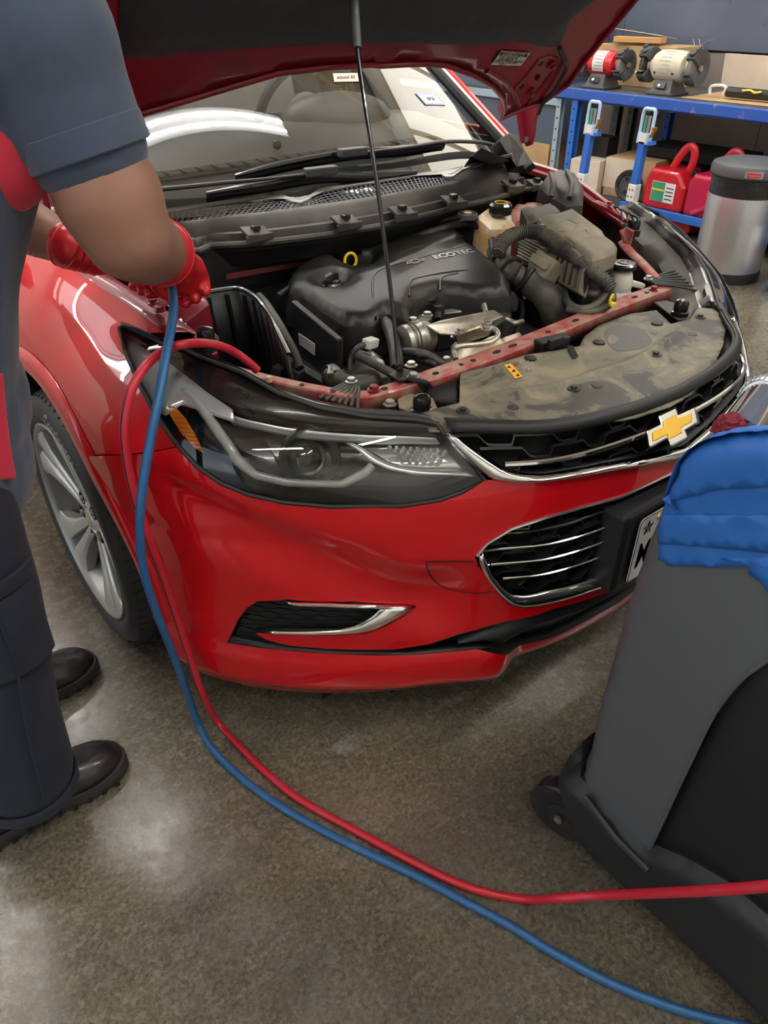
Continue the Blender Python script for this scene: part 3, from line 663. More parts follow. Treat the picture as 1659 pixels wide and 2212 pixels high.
# fog pocket: ribbed black insert, chrome boomerang, right and left
fp = px2xz([(500, 1384), (516, 1345), (538, 1315), (560, 1302), (640, 1298), (760, 1302), (885, 1311), (835, 1345), (790, 1362), (700, 1366), (590, 1366), (560, 1370), (600, 1392), (700, 1405), (700, 1410), (600, 1401)])
for s in (-1, 1):
    F = [np.array([p[0]*(-s), p[1]]) for p in fp]
    if s == 1: F = [np.array([p[0]*-1*s*-1, p[1]]) for p in fp] if False else [np.array([-p[0], p[1]]) for p in fp]
    else: F = fp
    ins = obj('fog_insert', M().patch(F, [], lambda p: Spt(p[0], p[1], -.018), .02), 'mblack', fog_pocket, smooth=180)
    zz = [p[1] for p in F]
    for k in range(11):
        z = min(zz) + (k + .5)*(max(zz)-min(zz))/11; run = [np.array([x, z + .0025*math.sin(x*170 + k*math.pi)]) for x in np.arange(-.82, .82, .005)]
        run = [p for p in run if inside(p, F)]
        if len(run) > 6: obj('insert_rib', M().tube([Spt(p[0], p[1], -.0165) for p in run], .0022, 5), 'black', ins)
    up = px2xz([(618, 1297), (700, 1300), (800, 1304), (897, 1309)]); lo_ = px2xz([(584, 1362), (660, 1366), (740, 1365), (790, 1361), (835, 1344), (868, 1328), (897, 1309)])
    upi = px2xz([(640, 1301), (700, 1305), (780, 1309), (822, 1312)]); loi = px2xz([(584, 1358), (660, 1359), (730, 1356), (765, 1349), (795, 1334), (812, 1322), (822, 1312)])
    f = (lambda L: L) if s == -1 else (lambda L: [np.array([-p[0], p[1]]) for p in L])
    for a, b in ((loi, lo_), (upi, up)):
        A = resample(f(a), 30); B = resample(f(b), 30)
        obj('chrome_blade', M().grid([[Spt(*(p*(1-t) + q*t), .004 + .004*math.sin(math.pi*t)) for p, q in zip(A, B)] for t in (0, .33, .66, 1)]), 'chrome', ins, smooth=60, solid=.004, offset=0)
# intake slot: smooth dark blade in the middle
bl = px2xz([(990, 1390), (1040, 1372), (1120, 1350), (1200, 1327), (1330, 1285)]); bl2 = px2xz([(990, 1396), (1060, 1396), (1130, 1388)]) + [np.array([-.20, .206]), np.array([-.11, .212])]
bl += [np.array([0, bl[-1][1]])]; bl2 += [np.array([0, bl2[-1][1]])]
A = resample(sym(bl), 60); B = resample(sym(bl2), 60)
obj('intake_blade', M().grid([[Spt(*(p*(1-t) + q*t), -.02 + .018*math.sin(math.pi*t)) for p, q in zip(A, B)] for t in np.linspace(0, 1, 6)]), 'mblack', fog_pocket, smooth=60)
# tow eye cover seam
tow = px2xz([(1024, 1213), (970, 1212), (930, 1213), (921, 1217), (925, 1235), (945, 1260), (975, 1274), (1030, 1281), (1062, 1278)])
obj('tow_cover_seam', M().tube([Spt(p[0], p[1], .0002) for p in spline(tow, 5)], .0013, 6), 'deep', bumper)
# air dam flaps below
for x0, x1 in ((-.62, -.50), (-.49, -.37), (.37, .49), (.5, .62)):
    obj('air_dam', M().box(((x0+x1)/2, _pp(abs(x0+x1)/2) + .14, .085), (x1-x0, .006, .07), (.15, 0, 0)), 'mblack', car, smooth=0)
under = M().box((0, 1.3, .16), (1.3, 1.9, .02)); obj('undertray', under, 'deep', car, smooth=0)

# ---- upper grille
g_out = [(958, 938), (985, 969), (1020, 1006), (1058, 1036), (1100, 1040), (1150, 1041), (1230, 1031), (1300, 1018), (1400, 999)]
g_in = [(978, 938), (1012, 963), (1055, 991), (1092, 1013), (1124, 1022), (1160, 1025), (1230, 1015), (1300, 1002), (1400, 982)]
GO = px2xz(g_out) + [np.array([0, .612])]; GI = px2xz(g_in) + [np.array([0, .634])]
gtop = [np.array([x, z]) for x, z in [(-.425, .728), (-.36, .729), (-.26, .728), (-.13, .727), (0, .727)]]
gpoly_half = GI + list(reversed(gtop)); gpoly = GI + [np.array([-p[0], p[1]]) for p in reversed(GI)] + [np.array([.36, .729]), np.array([.26, .728]), np.array([.13, .727]), np.array([0, .727]), np.array([-.13, .727]), np.array([-.26, .728]), np.array([-.36, .729])]
ug = obj('upper_grille', ribbon(gpoly, .0, -.045, True), 'mblack', car, smooth=50, solid=.002, offset=0)
obj('backing', M().patch(gpoly, [], lambda p: Spt(p[0], p[1], -.045), .03), 'deep', ug, smooth=180)
comb(gpoly, ug, lambda x: .683 - .02*abs(x), .0205, .105, .0078, -.010, .025)
bar = [Spt(x, .679 + .012*(1 - (x/.37)**2) - .0, .001) for x in np.linspace(-.37, .37, 60)]
obj('chrome_bar', M().tube(bar, .0055, 8, hint=(0, 1, 0)), 'chrome', ug)
molding(sym(GI), sym(GO), .013, 'chrome', ug, 'chrome_surround')
# black trim strip between the grille and the radiator cover
ts = [np.array([x, .733]) for x in np.linspace(-.425, .425, 50)]
obj('grille_top_trim', M().grid([[Spt(p[0], z, o) for p in ts] for z, o in ((.726, .004), (.731, .007), (.739, .006), (.745, .0))]), 'mblack', ug, smooth=60, solid=.003, offset=0)

# emblem: gold bow tie in a chrome frame
ec = hitS(1442, 921); ec = Spt(ec[0], ec[2], .012); en = unit(ec - Spt(0, .668, -.02)); ex = np.array([1.0, 0, 0]); ey = unit(np.cross(en, ex)*-1)
if ey[2] < 0: ey = -ey
def bow(sc, w=.083, h=.0265, iw=.030, ih=.0125, sl=.016):
    P = [(-w, -ih), (-w+sl, ih), (-iw+.006, ih), (-iw+.012, h), (iw+.004, h), (iw-.002, ih), (w-.0, ih), (w-sl, -ih), (iw-.006, -ih), (iw-.012, -h), (-iw-.004, -h), (-iw+.002, -ih)]
    cx_ = [(x*sc[0], y*sc[1]) for x, y in P]; return cx_
def place2(P, d): return [ec + ex*x + ey*y + en*d for x, y in P]
em = obj('emblem', M().prism(place2(bow((1.0, 1.16)), -.012), en*.024), 'chrome', ug, smooth=0, bevel=.003)
obj('gold_bow_tie', M().prism(place2(bow((.80, .66)), .008), en*.007), 'gold', em, smooth=0, bevel=.0022)
obj('emblem_base', M().prism(place2(bow((1.07, 1.25)), -.022), en*.014), 'mblack', em, smooth=0)

# ---- licence plate: holder and plate, slightly proud of the lower grille
pyc = -.055; pzc = .472
ph_ = obj('plate_holder', M().grid([[(x, y, z) for x, y, z in ((-.19, .0, zz), (-.19, pyc+.012, zz), (.19, pyc+.012, zz), (.19, .0, zz))] for zz in (pzc-.092, pzc+.092)]), 'mblack', car, smooth=0)
bpy.data.objects.remove(ph_)
m = M(); m.box((0, pyc/2 + .022, pzc), (.375, abs(pyc)+.035, .185))
ph_ = obj('plate_holder', m, 'mblack', car, smooth=0, bevel=.012, seg=3)
def rrect(w_, h_, r, y, cz=0, n=5):
    out = []
    for sx, sz, a in ((1, 1, 0), (-1, 1, 90), (-1, -1, 180), (1, -1, 270)):
        for k in range(n+1):
            t = math.radians(a + 90*k/n); out.append((sx*(w_/2-r) + r*math.cos(t), y, cz + sz*(h_/2-r) + r*math.sin(t)))
    return out
py = pyc - .0005
pl = obj('licence_plate', M().prism(rrect(.305, .152, .012, py, pzc), (0, -.0016, 0)), 'white', car, smooth=0, bevel=.0005)
X1 = (1, 0, 0); Z1 = (0, 0, 1)
obj('plate_border', M().tube([(p[0]*.985, py-.0017, pzc + (p[2]-pzc)*.97) for p in rrect(.305, .152, .012, py, pzc)], .0008, 5, True), 'print', pl)
star = []
for k in range(10):
    r_ = .0155 if k % 2 == 0 else .0062; t = math.pi/2 + k*math.pi/5; star.append((-.123 + r_*math.cos(t), py-.0022, pzc + .048 + r_*math.sin(t)))
obj('star', M().tube(star, .0009, 5, True).tube([(-.123, py-.0022, pzc+.048), star[0]], .0007, 4).tube([(-.123, py-.0022, pzc+.048), star[2]], .0007, 4).tube([(-.123, py-.0022, pzc+.048), star[4]], .0007, 4)
    .tube([(-.123, py-.0022, pzc+.048), star[6]], .0007, 4).tube([(-.123, py-.0022, pzc+.048), star[8]], .0007, 4), 'print', pl)
obj('plate_characters', M().text('MLV', .082, (-.139, py-.0022, pzc-.018), (.62, 0, 0), Z1, .0008, 'LEFT', .0015, warp=lambda X, Y, Z: (-.139 + X*.62, py-.0022, pzc-.018 + Y)), 'print', pl, smooth=0, fixn=False)
obj('plate_screw', M().lathe([(0, 0), (.007, 0), (.006, .003), (0, .004)], (-.092, py-.001, pzc+.060), (0, -1, 0), 12), 'brass', pl)
obj('plate_screw', M().lathe([(0, 0), (.007, 0), (.006, .003), (0, .004)], (.092, py-.001, pzc+.060), (0, -1, 0), 12), 'brass', pl)

# ---- headlights (traced on the near one, mirrored for the far one)
hl_top = [(258, 712), (264, 706), (275, 707), (310, 722), (350, 742), (395, 752), (430, 770), (520, 803), (600, 848), (690, 880), (790, 899), (900, 906), (945, 915), (958, 936)]
hl_side = [(1047, 1037), (999, 1063), (947, 1081), (870, 1093), (717, 1095), (614, 1086), (537, 1069), (476, 1044), (425, 1008), (385, 965), (342, 905), (300, 830), (270, 758)]
HLp = px2xz(hl_top + hl_side)
def lam(s): return (lambda P: np.array([s*P[0], P[1], P[2]]))
def px_on(pts, off): return [(lambda q: Spt(q[0], q[2], off))(hitS(u, v)) for u, v in pts]
def headlight(s, far):
    F = lam(s)
    h = obj('headlight', M().patch(HLp, [], lambda p: F(Spt(p[0], p[1], -.002)), .016), 'lens', car, smooth=180)
    obj('housing', M().grid([[F(Spt(p[0], p[1], o)) for p in HLp] for o in (-.003, -.06)], closed_u=True), 'black', h, smooth=50)
    obj('housing_back', M().patch(HLp, [], lambda p: F(Spt(p[0], p[1], -.06 - .0*p[0])), .025), 'black', h, smooth=180)
    obj('rim_gasket', M().tube([F(Spt(p[0], p[1], -.001)) for p in HLp], .004, 6, True), 'mblack', h)
    def strip(a, b, off_a, off_b, nm, mt, n=30, mid=0.0, k=4):
        A = resample([np.array([p[0], p[2]]) for p in [hitS(*q) for q in a]], n); B = resample([np.array([p[0], p[2]]) for p in [hitS(*q) for q in b]], n)
        rows = [[F(Spt(*(p*(1-t) + q*t), off_a*(1-t) + off_b*t + mid*math.sin(math.pi*t))) for p, q in zip(A, B)] for t in np.linspace(0, 1, k)]
        return obj(nm, M().grid(rows), mt, h, smooth=60, solid=.0015, offset=0)
    # black upper brow
    strip([(300, 738), (350, 748), (395, 757), (430, 776), (520, 808), (600, 853), (690, 884), (790, 902), (900, 909), (940, 918)],
          [(345, 770), (385, 800), (430, 838), (470, 870), (530, 892), (600, 905), (690, 918), (790, 926), (880, 932), (945, 938)], -.006, -.02, 'brow', 'black', mid=.004)
    # outer bright reflector
    strip([(262, 712), (285, 717), (312, 736), (345, 764), (395, 802), (440, 838), (500, 880)], [(272, 755), (298, 818), (326, 872), (348, 896), (385, 868), (425, 880), (505, 908)], -.008, -.012, 'side_reflector', 'reflector')
    # chrome line under the brow
    strip([(470, 878), (520, 895), (600, 912), (700, 924), (800, 932), (943, 942)], [(496, 904), (540, 912), (620, 930), (720, 940), (820, 948), (955, 955)], -.018, -.03, 'chrome_strip', 'reflector')
    # light guide
    a = [(380, 838), (404, 858), (450, 925), (497, 1005), (540, 1042), (616, 1059), (742, 1060), (800, 1030), (814, 1010)]
    b = [(400, 830), (424, 850), (472, 915), (517, 985), (552, 1020), (620, 1038), (735, 1040), (785, 1012), (800, 996)]
    lg_ = strip(a, b, -.016, -.012, 'light_guide', 'guide', mid=.006, n=60, k=6)
    # amber side marker
    am = px2xz([(352, 862), (372, 872), (395, 898), (415, 935), (433, 980), (412, 966), (385, 934), (362, 895)])
    o = obj('amber_marker', M().patch(am, [], lambda p: F(Spt(p[0], p[1], -.012)), .008), 'amber', h, smooth=180)
    for k in range(12):
        t = k/11; A = np.array(am[0])*(1-t) + np.array(am[4])*t; B = A + np.array([.012, .0])
        run = [A*(1-q) + B*q + np.array([-.006*1, 0]) for q in np.linspace(-2.0, 2.0, 30)]; run = [p for p in run if inside(p, am)]
        if len(run) > 2: obj('lens_rib', M().tube([F(Spt(p[0], p[1], -.011)) for p in run], .0014, 5), 'amber', o)
    # projector lamp: bezel, bowl, lens
    pc = hitS(665, 975); pcx, pcz = pc[0], pc[2]; c0 = F(Spt(pcx, pcz, -.05)); nd = unit(F(Spt(pcx, pcz, 0)) - c0)
    nd = unit(nd*.6 + np.array([0, -1, 0])*.4)
    pr_ = obj('projector', M().lathe([(.055, .012), (.05, .020), (.043, .004), (.036, -.01)], c0, nd, 40, caps=False), 'satin', h, solid=.0015)
    obj('projector_lens', M().lathe([(0, .018), (.02, .014), (.031, .004), (.036, -.008), (.036, -.02), (0, -.02)], c0, nd, 36), 'projlens', pr_)
    # dark inner panel
    strip([(440, 872), (500, 910), (560, 925)], [(500, 960), (535, 1000), (600, 1035)], -.045, -.04, 'inner_panel', 'black')
    # indicator bowl and its chrome edge
    a = [(747, 950), (775, 968), (800, 992), (840, 1012), (900, 1026), (1030, 1034)]; b = [(775, 952), (803, 968), (830, 986), (870, 1002), (930, 1014), (1012, 1020)]
    strip(a, b, -.016, -.024, 'chrome_swoosh', 'reflector', mid=.004)
    strip([(800, 955), (880, 955), (945, 950)], [(860, 1000), (930, 1013), (1010, 1020)], -.045, -.03, 'indicator_bowl', 'reflector')
    for r in range(5):
        for c in range(9 - r):
            u = 845 + c*15 + r*11; v = 960 + r*9 + c*1.6
            q = hitS(u, v); p = F(Spt(q[0], q[2], -.02))
            obj('crystal', M().ball(p, .0042, 6, 4), 'shiny', h, smooth=0)
    return h
MT['guide'] = mat('frosted_light_guide', (0.5, 0.5, 0.48), 0.25, 0, .6)
MT['shiny'] = mat('prism_facets', (0.9, 0.9, 0.9), 0.1, 0.6, 0.5)
MT['projlens'] = mat('projector_glass', (0.01, 0.015, 0.012), 0.03, 0, 1.0)
headlight(1, False); headlight(-1, True)

# ---- fenders
_fx = pchip([-.7, -.6, -.4, -.25, -.17, -.10, -.05, -.02, 0, .02], [.86, .885, .897, .896, .888, .868, .835, .80, .765, .70])
_zcr = pchip([.3, .5, .68, .8, .9, 1.0, 1.25, 1.4], [.76, .785, .822, .85, .872, .885, .90, .905])
def FX(y, z):
    # body side; the shoulder line falls and pulls in towards the nose
    w_ = z - _zcr(y); x = _fx(w_)
    narrow = 0.0
    if y < .93: narrow = .9 - float(np.interp(y, _ya, _xa))
    return -(x - narrow*.95 - .055*sstep(1.0, .66, y)*sstep(-.15, 0, w_))
def hitF(u, v): return solve(u, v, lambda P: P[0] - FX(P[1], P[2]))
def Fpt(y, z, off=0.0, s=1):
    e = .006; n = unit((-1, (FX(y+e, z)-FX(y-e, z))/(2*e), (FX(y, z+e)-FX(y, z-e))/(2*e)))
    P = np.array([FX(y, z), y, z]) + n*off; return np.array([s*P[0], P[1], P[2]])
AC = (.935, .325); AR = .372
arch = [np.array([AC[0] + AR*math.cos(t), AC[1] + AR*math.sin(t)]) for t in np.linspace(-.35, math.pi - .92, 26)]
seam_f = [(385, 964), (340, 973), (285, 980), (230, 982), (192, 983)]
hl_edge = [(342, 905), (300, 830), (270, 758), (257, 711), (264, 705), (275, 706), (310, 720), (350, 740)]
fo = [np.array([p[1], p[2]]) for p in [hitF(*q) for q in [(352, 742), (354, 703), (301, 650), (244, 614), (195, 577)]]]
fe = [np.array([p[1], p[2]]) for p in [hitF(*q) for q in hl_edge]]
fs_ = [np.array([p[1], p[2]]) for p in [hitF(*q) for q in seam_f]]
_Q = [0.0]; _WQ = list(np.linspace(-.72, .02, 200))
for a_, b_ in zip(_WQ, _WQ[1:]): _Q.append(_Q[-1] + math.hypot(b_ - a_, _fx(b_) - _fx(a_)))
def yz(p): return np.array([p[0], float(np.interp(p[1] - _zcr(p[0]), _WQ, _Q))])
def unyz(p): return p[0], float(np.interp(p[1], _Q, _WQ)) + _zcr(p[0])
def hitC(u, v):   # crest of the fender: the hood gap line
    return solve(u, v, lambda P: P[0] - FX(P[1], min(P[2], _zcr(P[1]))) if True else 0)
crease = [np.array([y, _zcr(y)]) for y in (.665, .72, .78, .84, .90, .96, 1.02)]
fender_poly = [yz(p) for p in arch + fs_[::-1] + fe[:-1] + crease + [np.array([1.1, _zcr(1.1)]), np.array([1.28, _zcr(1.28)]), np.array([1.28, .2])]]
def hood_dbg(): print('HOODL', [tuple(np.round(hood_px(u, v), 3)) for u, v in [(290, 245), (400, 215), (500, 185), (600, 155), (700, 143), (800, 138)]], 'INS', [tuple(np.round(hood_px(u, v), 3)) for u, v in [(255, 0), (255, 60), (262, 120), (330, 120), (400, 108), (600, 97), (850, 90)]])
for s, nm in ((1, 'fender'), (-1, 'fender')):
    F = lam(s)
    fd = obj(nm, M().patch(fender_poly, [], lambda p: F(Fpt(*unyz(p))), .02), 'red', car, smooth=180)
    # wheel arch lip: a band that flares outwards around the opening
    rows = []
    for r_, o_ in ((.362, .001), (.366, .008), (.372, .012), (.402, .007), (.408, .001)):
        rows.append([F(Fpt(AC[0] + r_*math.cos(t), AC[1] + r_*math.sin(t), o_)) for t in np.linspace(-.35, math.pi + .16, 60)])
    obj('arch_lip', M().grid(rows), 'red', fd, smooth=50)
    rows = [[F(Fpt(AC[0] + .366*math.cos(t), AC[1] + .366*math.sin(t), .004) + np.array([d, 0, 0])) for t in np.linspace(-.35, math.pi + .35, 40)] for d in (0, .06, .30)]
    obj('wheel_well', M().grid(rows), 'deep', car, smooth=50)
    obj('well_panel', M().box((s*-.60, .93, .38), (.02, .85, .55)), 'deep', car, smooth=0)
    # inner flange of the fender top
    top3 = [F(Fpt(p[0], p[1])) for p in crease + [np.array([1.1, _zcr(1.1)]), np.array([1.28, _zcr(1.28)])]]
    fl = resample(top3, 24); rows = [[p + np.array([s*d*(1 if True else 0), 0, -h]) for p in fl] for d, h in (((0, 0), (.045, .010), (.075, .03), (.08, .09)) if s == 1 else ((0, 0), (.010, .004), (.013, .014), (.026, .018), (.03, .03)))]
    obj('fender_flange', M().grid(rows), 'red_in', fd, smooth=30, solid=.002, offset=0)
    # doors, sill, rear side: plain continuation of the body side
    prof = [(.20, -.84), (.30, -.885), (.5, -.897), (.7, -.896), (.80, -.889), (.86, -.872), (.90, -.85), (.96, -.80)]
    for nm2, y0, y1 in (('front_door', 1.29, 2.25), ('rear_door', 2.26, 3.05), ('rear_panel', 3.06, 4.05)):
        rows = [[(s*x*(1 - .12*sstep(3.2, 4.05, y)), y, z) for z, x in prof] for y in np.linspace(y0, y1, 8)]
        d_ = obj(nm2, M().grid(rows), 'red', car, smooth=60, solid=.01, offset=0)
        if nm2 != 'rear_panel': obj('door_handle', M().tube([(s*-.90, y1-.28, .80), (s*-.925, y1-.24, .80), (s*-.925, y1-.12, .80), (s*-.90, y1-.08, .80)], .012, 8), 'red', d_)
    rows = [[(s*-x, y, z) for x, z in ((.80, .955), (.745, 1.08), (.68, 1.20), (.60, 1.315))] for y in np.linspace(1.75, 3.3, 4)]
    obj('side_glass', M().grid(rows), 'glass', car, smooth=60)
    for y in (2.25, 3.2): obj('door_pillar', M().tube([(s*-.795, y, .95), (s*-.74, y, 1.08), (s*-.675, y, 1.2), (s*-.60, y+.02, 1.32)], .022, 6), 'black', car)
    if s == -1: continue
    mx = obj('side_mirror', M().ball((s*-.98, 1.58, 1.0), (.10, .055, .065), 14, 9), 'red', car)
    obj('mirror_arm', M().tube([(s*-.82, 1.57, .955), (s*-.93, 1.58, .975)], .02, 8), 'black', mx)
roof_rows = []
for y, zc, wd in ((2.02, 1.36, .60), (2.3, 1.435, .60), (2.8, 1.45, .59), (3.3, 1.40, .57), (3.7, 1.28, .56), (4.0, 1.05, .62), (4.1, .80, .72), (4.08, .45, .75)):
    roof_rows.append([(wd*t, y, zc - .06*t**2) for t in np.linspace(-1.05, 1.05, 11)])
obj('roof', M().grid(roof_rows), 'red', car, smooth=60, solid=.01, offset=0)

# ---- wheel
MT['rim_shade'] = mat('shaded_rim_silver', (0.26, 0.25, 0.235), 0.4, 0.5)  # rim silver darkened: shade behind the spokes put into the colour
def wheel(s):
    X0 = -.785; F = lam(s); c = np.array([X0, .93, .312])
    w_ = obj('wheel', M().lathe([(.02, -.02), (.06, -.02), (.06, .05), (.02, .05)], F(c), (s*-1, 0, 0), 24), 'mblack', car)
    tp = [(.243, .098), (.252, .106), (.268, .113), (.287, .112), (.302, .104), (.311, .092), (.3165, .075), (.318, .05), (.318, -.05), (.3165, -.075), (.311, -.092), (.287, -.112), (.252, -.106), (.243, -.098)]
    ty = obj('tyre', M().lathe(tp, F(c), (s*-1, 0, 0), 96, caps=False), 'tyre', w_, smooth=50)
    for d in (-.052, -.018, .018, .052): obj('tread_groove', M().lathe([(.3186, d-.005), (.3186, d+.005)], F(c), (s*-1, 0, 0), 96, caps=False), 'deep', ty, solid=.0008, offset=0)
    m = M()
    for k in range(72):
        t = 2*math.pi*k/72
        for d0, d1 in ((.064, .098), (-.064, -.098)):
            r0, r1 = .3185, .3085; dy = .03
            m.boxp(c + np.array([-d0, math.cos(t)*r0, math.sin(t)*r0]), c + np.array([-d1, math.cos(t+dy)*r1, math.sin(t+dy)*r1]), .0035, .002, (0, math.cos(t), math.sin(t)))
    if s == -1: m.v = [(-x, y, z) for x, y, z in m.v]
    obj('tread_sipes', m, 'deep', ty, smooth=0, kind='stuff')
    def side_text(body, size, rad, ang, sgn=1):
        def warp(X, Y, Z):
            a = ang - X/rad; r = rad + Y
            xx = -.113 - .0009 if True else 0
            dip = float(np.interp(r, [.252, .268, .287, .302], [.106, .113, .112, .104]))
            return F(c + np.array([-(dip + .0006 + Z), -math.cos(a)*r*-1*-1 if False else -math.cos(a)*r, math.sin(a)*r]))
        return M().text(body, size, (0, 0, 0), (1, 0, 0), (0, 1, 0), .0008, bold=.0006, warp=warp)
    if s == 1:
        obj('tyre_lettering', side_text('Continental', .036, .279, math.pi/2 - .30), 'tyreletter', ty, smooth=0, fixn=False)
        obj('tyre_lettering', side_text('CONTINENTAL', .030, .278, math.pi/2 + .78), 'tyreletter', ty, smooth=0, fixn=False)
        obj('tyre_lettering', side_text('225/40R18   RADIAL TUBELESS', .011, .262, math.pi/2 - 1.0), 'tyreletter', ty, smooth=0, fixn=False)
    obj('rim_barrel', M().lathe([(.247, .104), (.243, .107), (.238, .104), (.232, .092), (.226, .07), (.214, .03), (.210, -.09), (.245, -.10)], F(c), (s*-1, 0, 0), 72, caps=False), 'rim_shade', w_, smooth=60, solid=.003, offset=0)
    obj('brake_disc', M().lathe([(.06, -.01), (.145, -.01), (.145, .012), (.06, .012)], F(c), (s*-1, 0, 0), 40), 'bolt', w_)
    obj('brake_caliper', M().box(F(c + np.array([.0, .13, .03])), (.07, .06, .15)), 'greyp', w_, smooth=0, bevel=.01)
    hub = obj('rim_hub', M().lathe([(.072, .03), (.068, .062), (.056, .074), (.036, .076), (.032, .070), (0, .070)], F(c), (s*-1, 0, 0), 30), 'rim', w_, smooth=40)
    A0 = math.radians(100)
    for k in range(5):
        a = A0 + k*2*math.pi/5
        def P(r, da, x): return F(c + np.array([-x, math.cos(a + da)*r, math.sin(a + da)*r]))
        for sd in (-1, 1):
            rows = []
            for r, mid, hw, xf, xb in ((.048, .22, .46, .074, .03), (.09, .18, .30, .080, .04), (.14, .17, .24, .088, .05), (.19, .185, .25, .097, .06), (.222, .21, .31, .1005, .07), (.240, .23, .38, .1015, .08)):
                m0 = sd*mid
                rows.append([P(r, m0 - hw*.5, xb), P(r, m0 - hw*.5, xf - .006), P(r, m0 - hw*.28 - sd*.0, xf), P(r, m0 + hw*.28, xf), P(r, m0 + hw*.5, xf - .006), P(r, m0 + hw*.5, xb)])
            obj('spoke', M().grid(rows, closed_u=True), 'rim', w_, smooth=40, bevel=.0015)
        obj('spoke_web', M().grid([[P(r, t*.15, x) for t in (-1, 0, 1)] for r, x in ((.05, .05), (.09, .050), (.15, .05), (.2, .06), (.235, .08))]), 'rim_shade', w_, smooth=60, solid=.004, offset=0)
        lugp = c + np.array([-.070, math.cos(a + .63)*.054, math.sin(a + .63)*.054])
        obj('lug_well', M().lathe([(0, 0), (.013, 0), (.014, .0065), (.016, .0065), (.016, -.01)], F(lugp), (s*-1, 0, 0), 16), 'deep', w_)
        obj('lug_nut', M().lathe([(0, .012), (.007, .011), (.009, .0), (.009, -.01)], F(lugp), (s*-1, 0, 0), 6), 'bolt', w_)
    obj('centre_cap', M().lathe([(.030, .0), (.029, .006), (.024, .009), (0, .009)], F(c + np.array([-.070, 0, 0])), (s*-1, 0, 0), 28), 'satin', w_)
    bwt = [F(c + np.array([-.0795, -y*.0155/.083*1.0, z*.34])) for y, z in [(q[0]*1.0, q[1]*.55) for q in bow((1, 1))]]
    obj('cap_bow_tie', M().prism(bwt, (s*-.001, 0, 0)), 'gold', w_, smooth=0)
MT['tyreletter'] = mat('tyre_lettering', (0.24, 0.25, 0.27), 0.45)
wheel(1); wheel(-1)
for s in (-1, 1):
    rw = obj('wheel', M().lathe([(.02, -.02), (.06, -.02), (.06, .05), (.02, .05)], (s*.785, 3.63, .312), (s, 0, 0), 24), 'mblack', car)
    obj('tyre', M().lathe([(.243, .098), (.252, .106), (.287, .112), (.311, .092), (.318, .05), (.318, -.05), (.311, -.092), (.243, -.098)], (s*.785, 3.63, .312), (s, 0, 0), 48, caps=False), 'tyre', rw)
    obj('rim_barrel', M().lathe([(.247, .104), (.232, .092), (.1, .08), (0, .08)], (s*.785, 3.63, .312), (s, 0, 0), 48, caps=False), 'rim', rw)

# ---- hood: a panel leaning back on its hinges, underside towards the camera
HP = np.array([0, 1.10, .98]); HD = unit((0, -.66, .751)); HN = np.array([0, HD[2], -HD[1]])
def hood_crown(x, s_): return .05*(1 - (x/.85)**2) - .03*sstep(.8, 1.1, s_)
def hood_px(u, v):
    def g(P): q = P - HP; return q @ HN - (hood_crown(P[0], q @ HD) - .05)
    P = solve(u, v, g, a=.6, b=4.0, n=300); return np.array([P[0], (P - HP) @ HD])
def H3(x, s_, off=0.0): return HP + np.array([x, 0, 0]) + HD*s_ + HN*(hood_crown(x, s_) - .05 + off)
edge_r = [hood_px(u, v) for u, v in [(885, 136), (930, 136), (963, 139), (1022, 160), (1064, 186), (1085, 211), (1089, 236), (1081, 254), (1104, 243), (1140, 228), (1167, 222), (1228, 179), (1258, 135), (1302, 81), (1370, 0)]]
last = edge_r[-1]
xe = last[0]

front = [np.array([xe - .005, .62]), np.array([xe - .02, .78]), np.array([xe - .07, .92]), np.array([xe - .17, 1.02]), np.array([xe - .35, 1.09]), np.array([.2, 1.125]), np.array([0, 1.13])]
s0 = edge_r[0][1]
halfh = [np.array([0, s0])] + edge_r + front
edge_l = [hood_px(u, v) for u, v in [(800, 137), (700, 143), (600, 155), (500, 184), (400, 214), (290, 246)]]
edge_l += [np.array([-.60, edge_l[-1][1] - .05]), np.array([-.62, .10])]
hpoly = halfh + [np.array([-p[0], p[1]]) for p in reversed(front[:-1] + []) ] + [np.array([-edge_r[-2][0], edge_r[-2][1]]), np.array([-edge_r[-4][0], edge_r[-4][1]]), np.array([-.68, .12])] + edge_l[::-1]
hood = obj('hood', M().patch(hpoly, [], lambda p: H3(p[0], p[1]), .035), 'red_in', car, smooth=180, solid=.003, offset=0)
big = [p + unit(np.array([p[0]*.4, .0]))*.010*(1 if abs(p[0]) > .1 else 0) for p in hpoly]
obj('outer_skin', M().patch(big, [], lambda p: H3(p[0], p[1], .035), .05), 'red', hood, smooth=180, solid=.003, offset=0)
obj('hood_rim', M().grid([[H3(p[0], p[1], -.004) for p in hpoly], [H3(p[0], p[1], .034) for p in big]], closed_u=True), 'red_in', hood, smooth=60)
obj('rim_bead', M().tube([H3(p[0], p[1], -.004) for p in hpoly], .006, 8, True), 'red_in', hood)
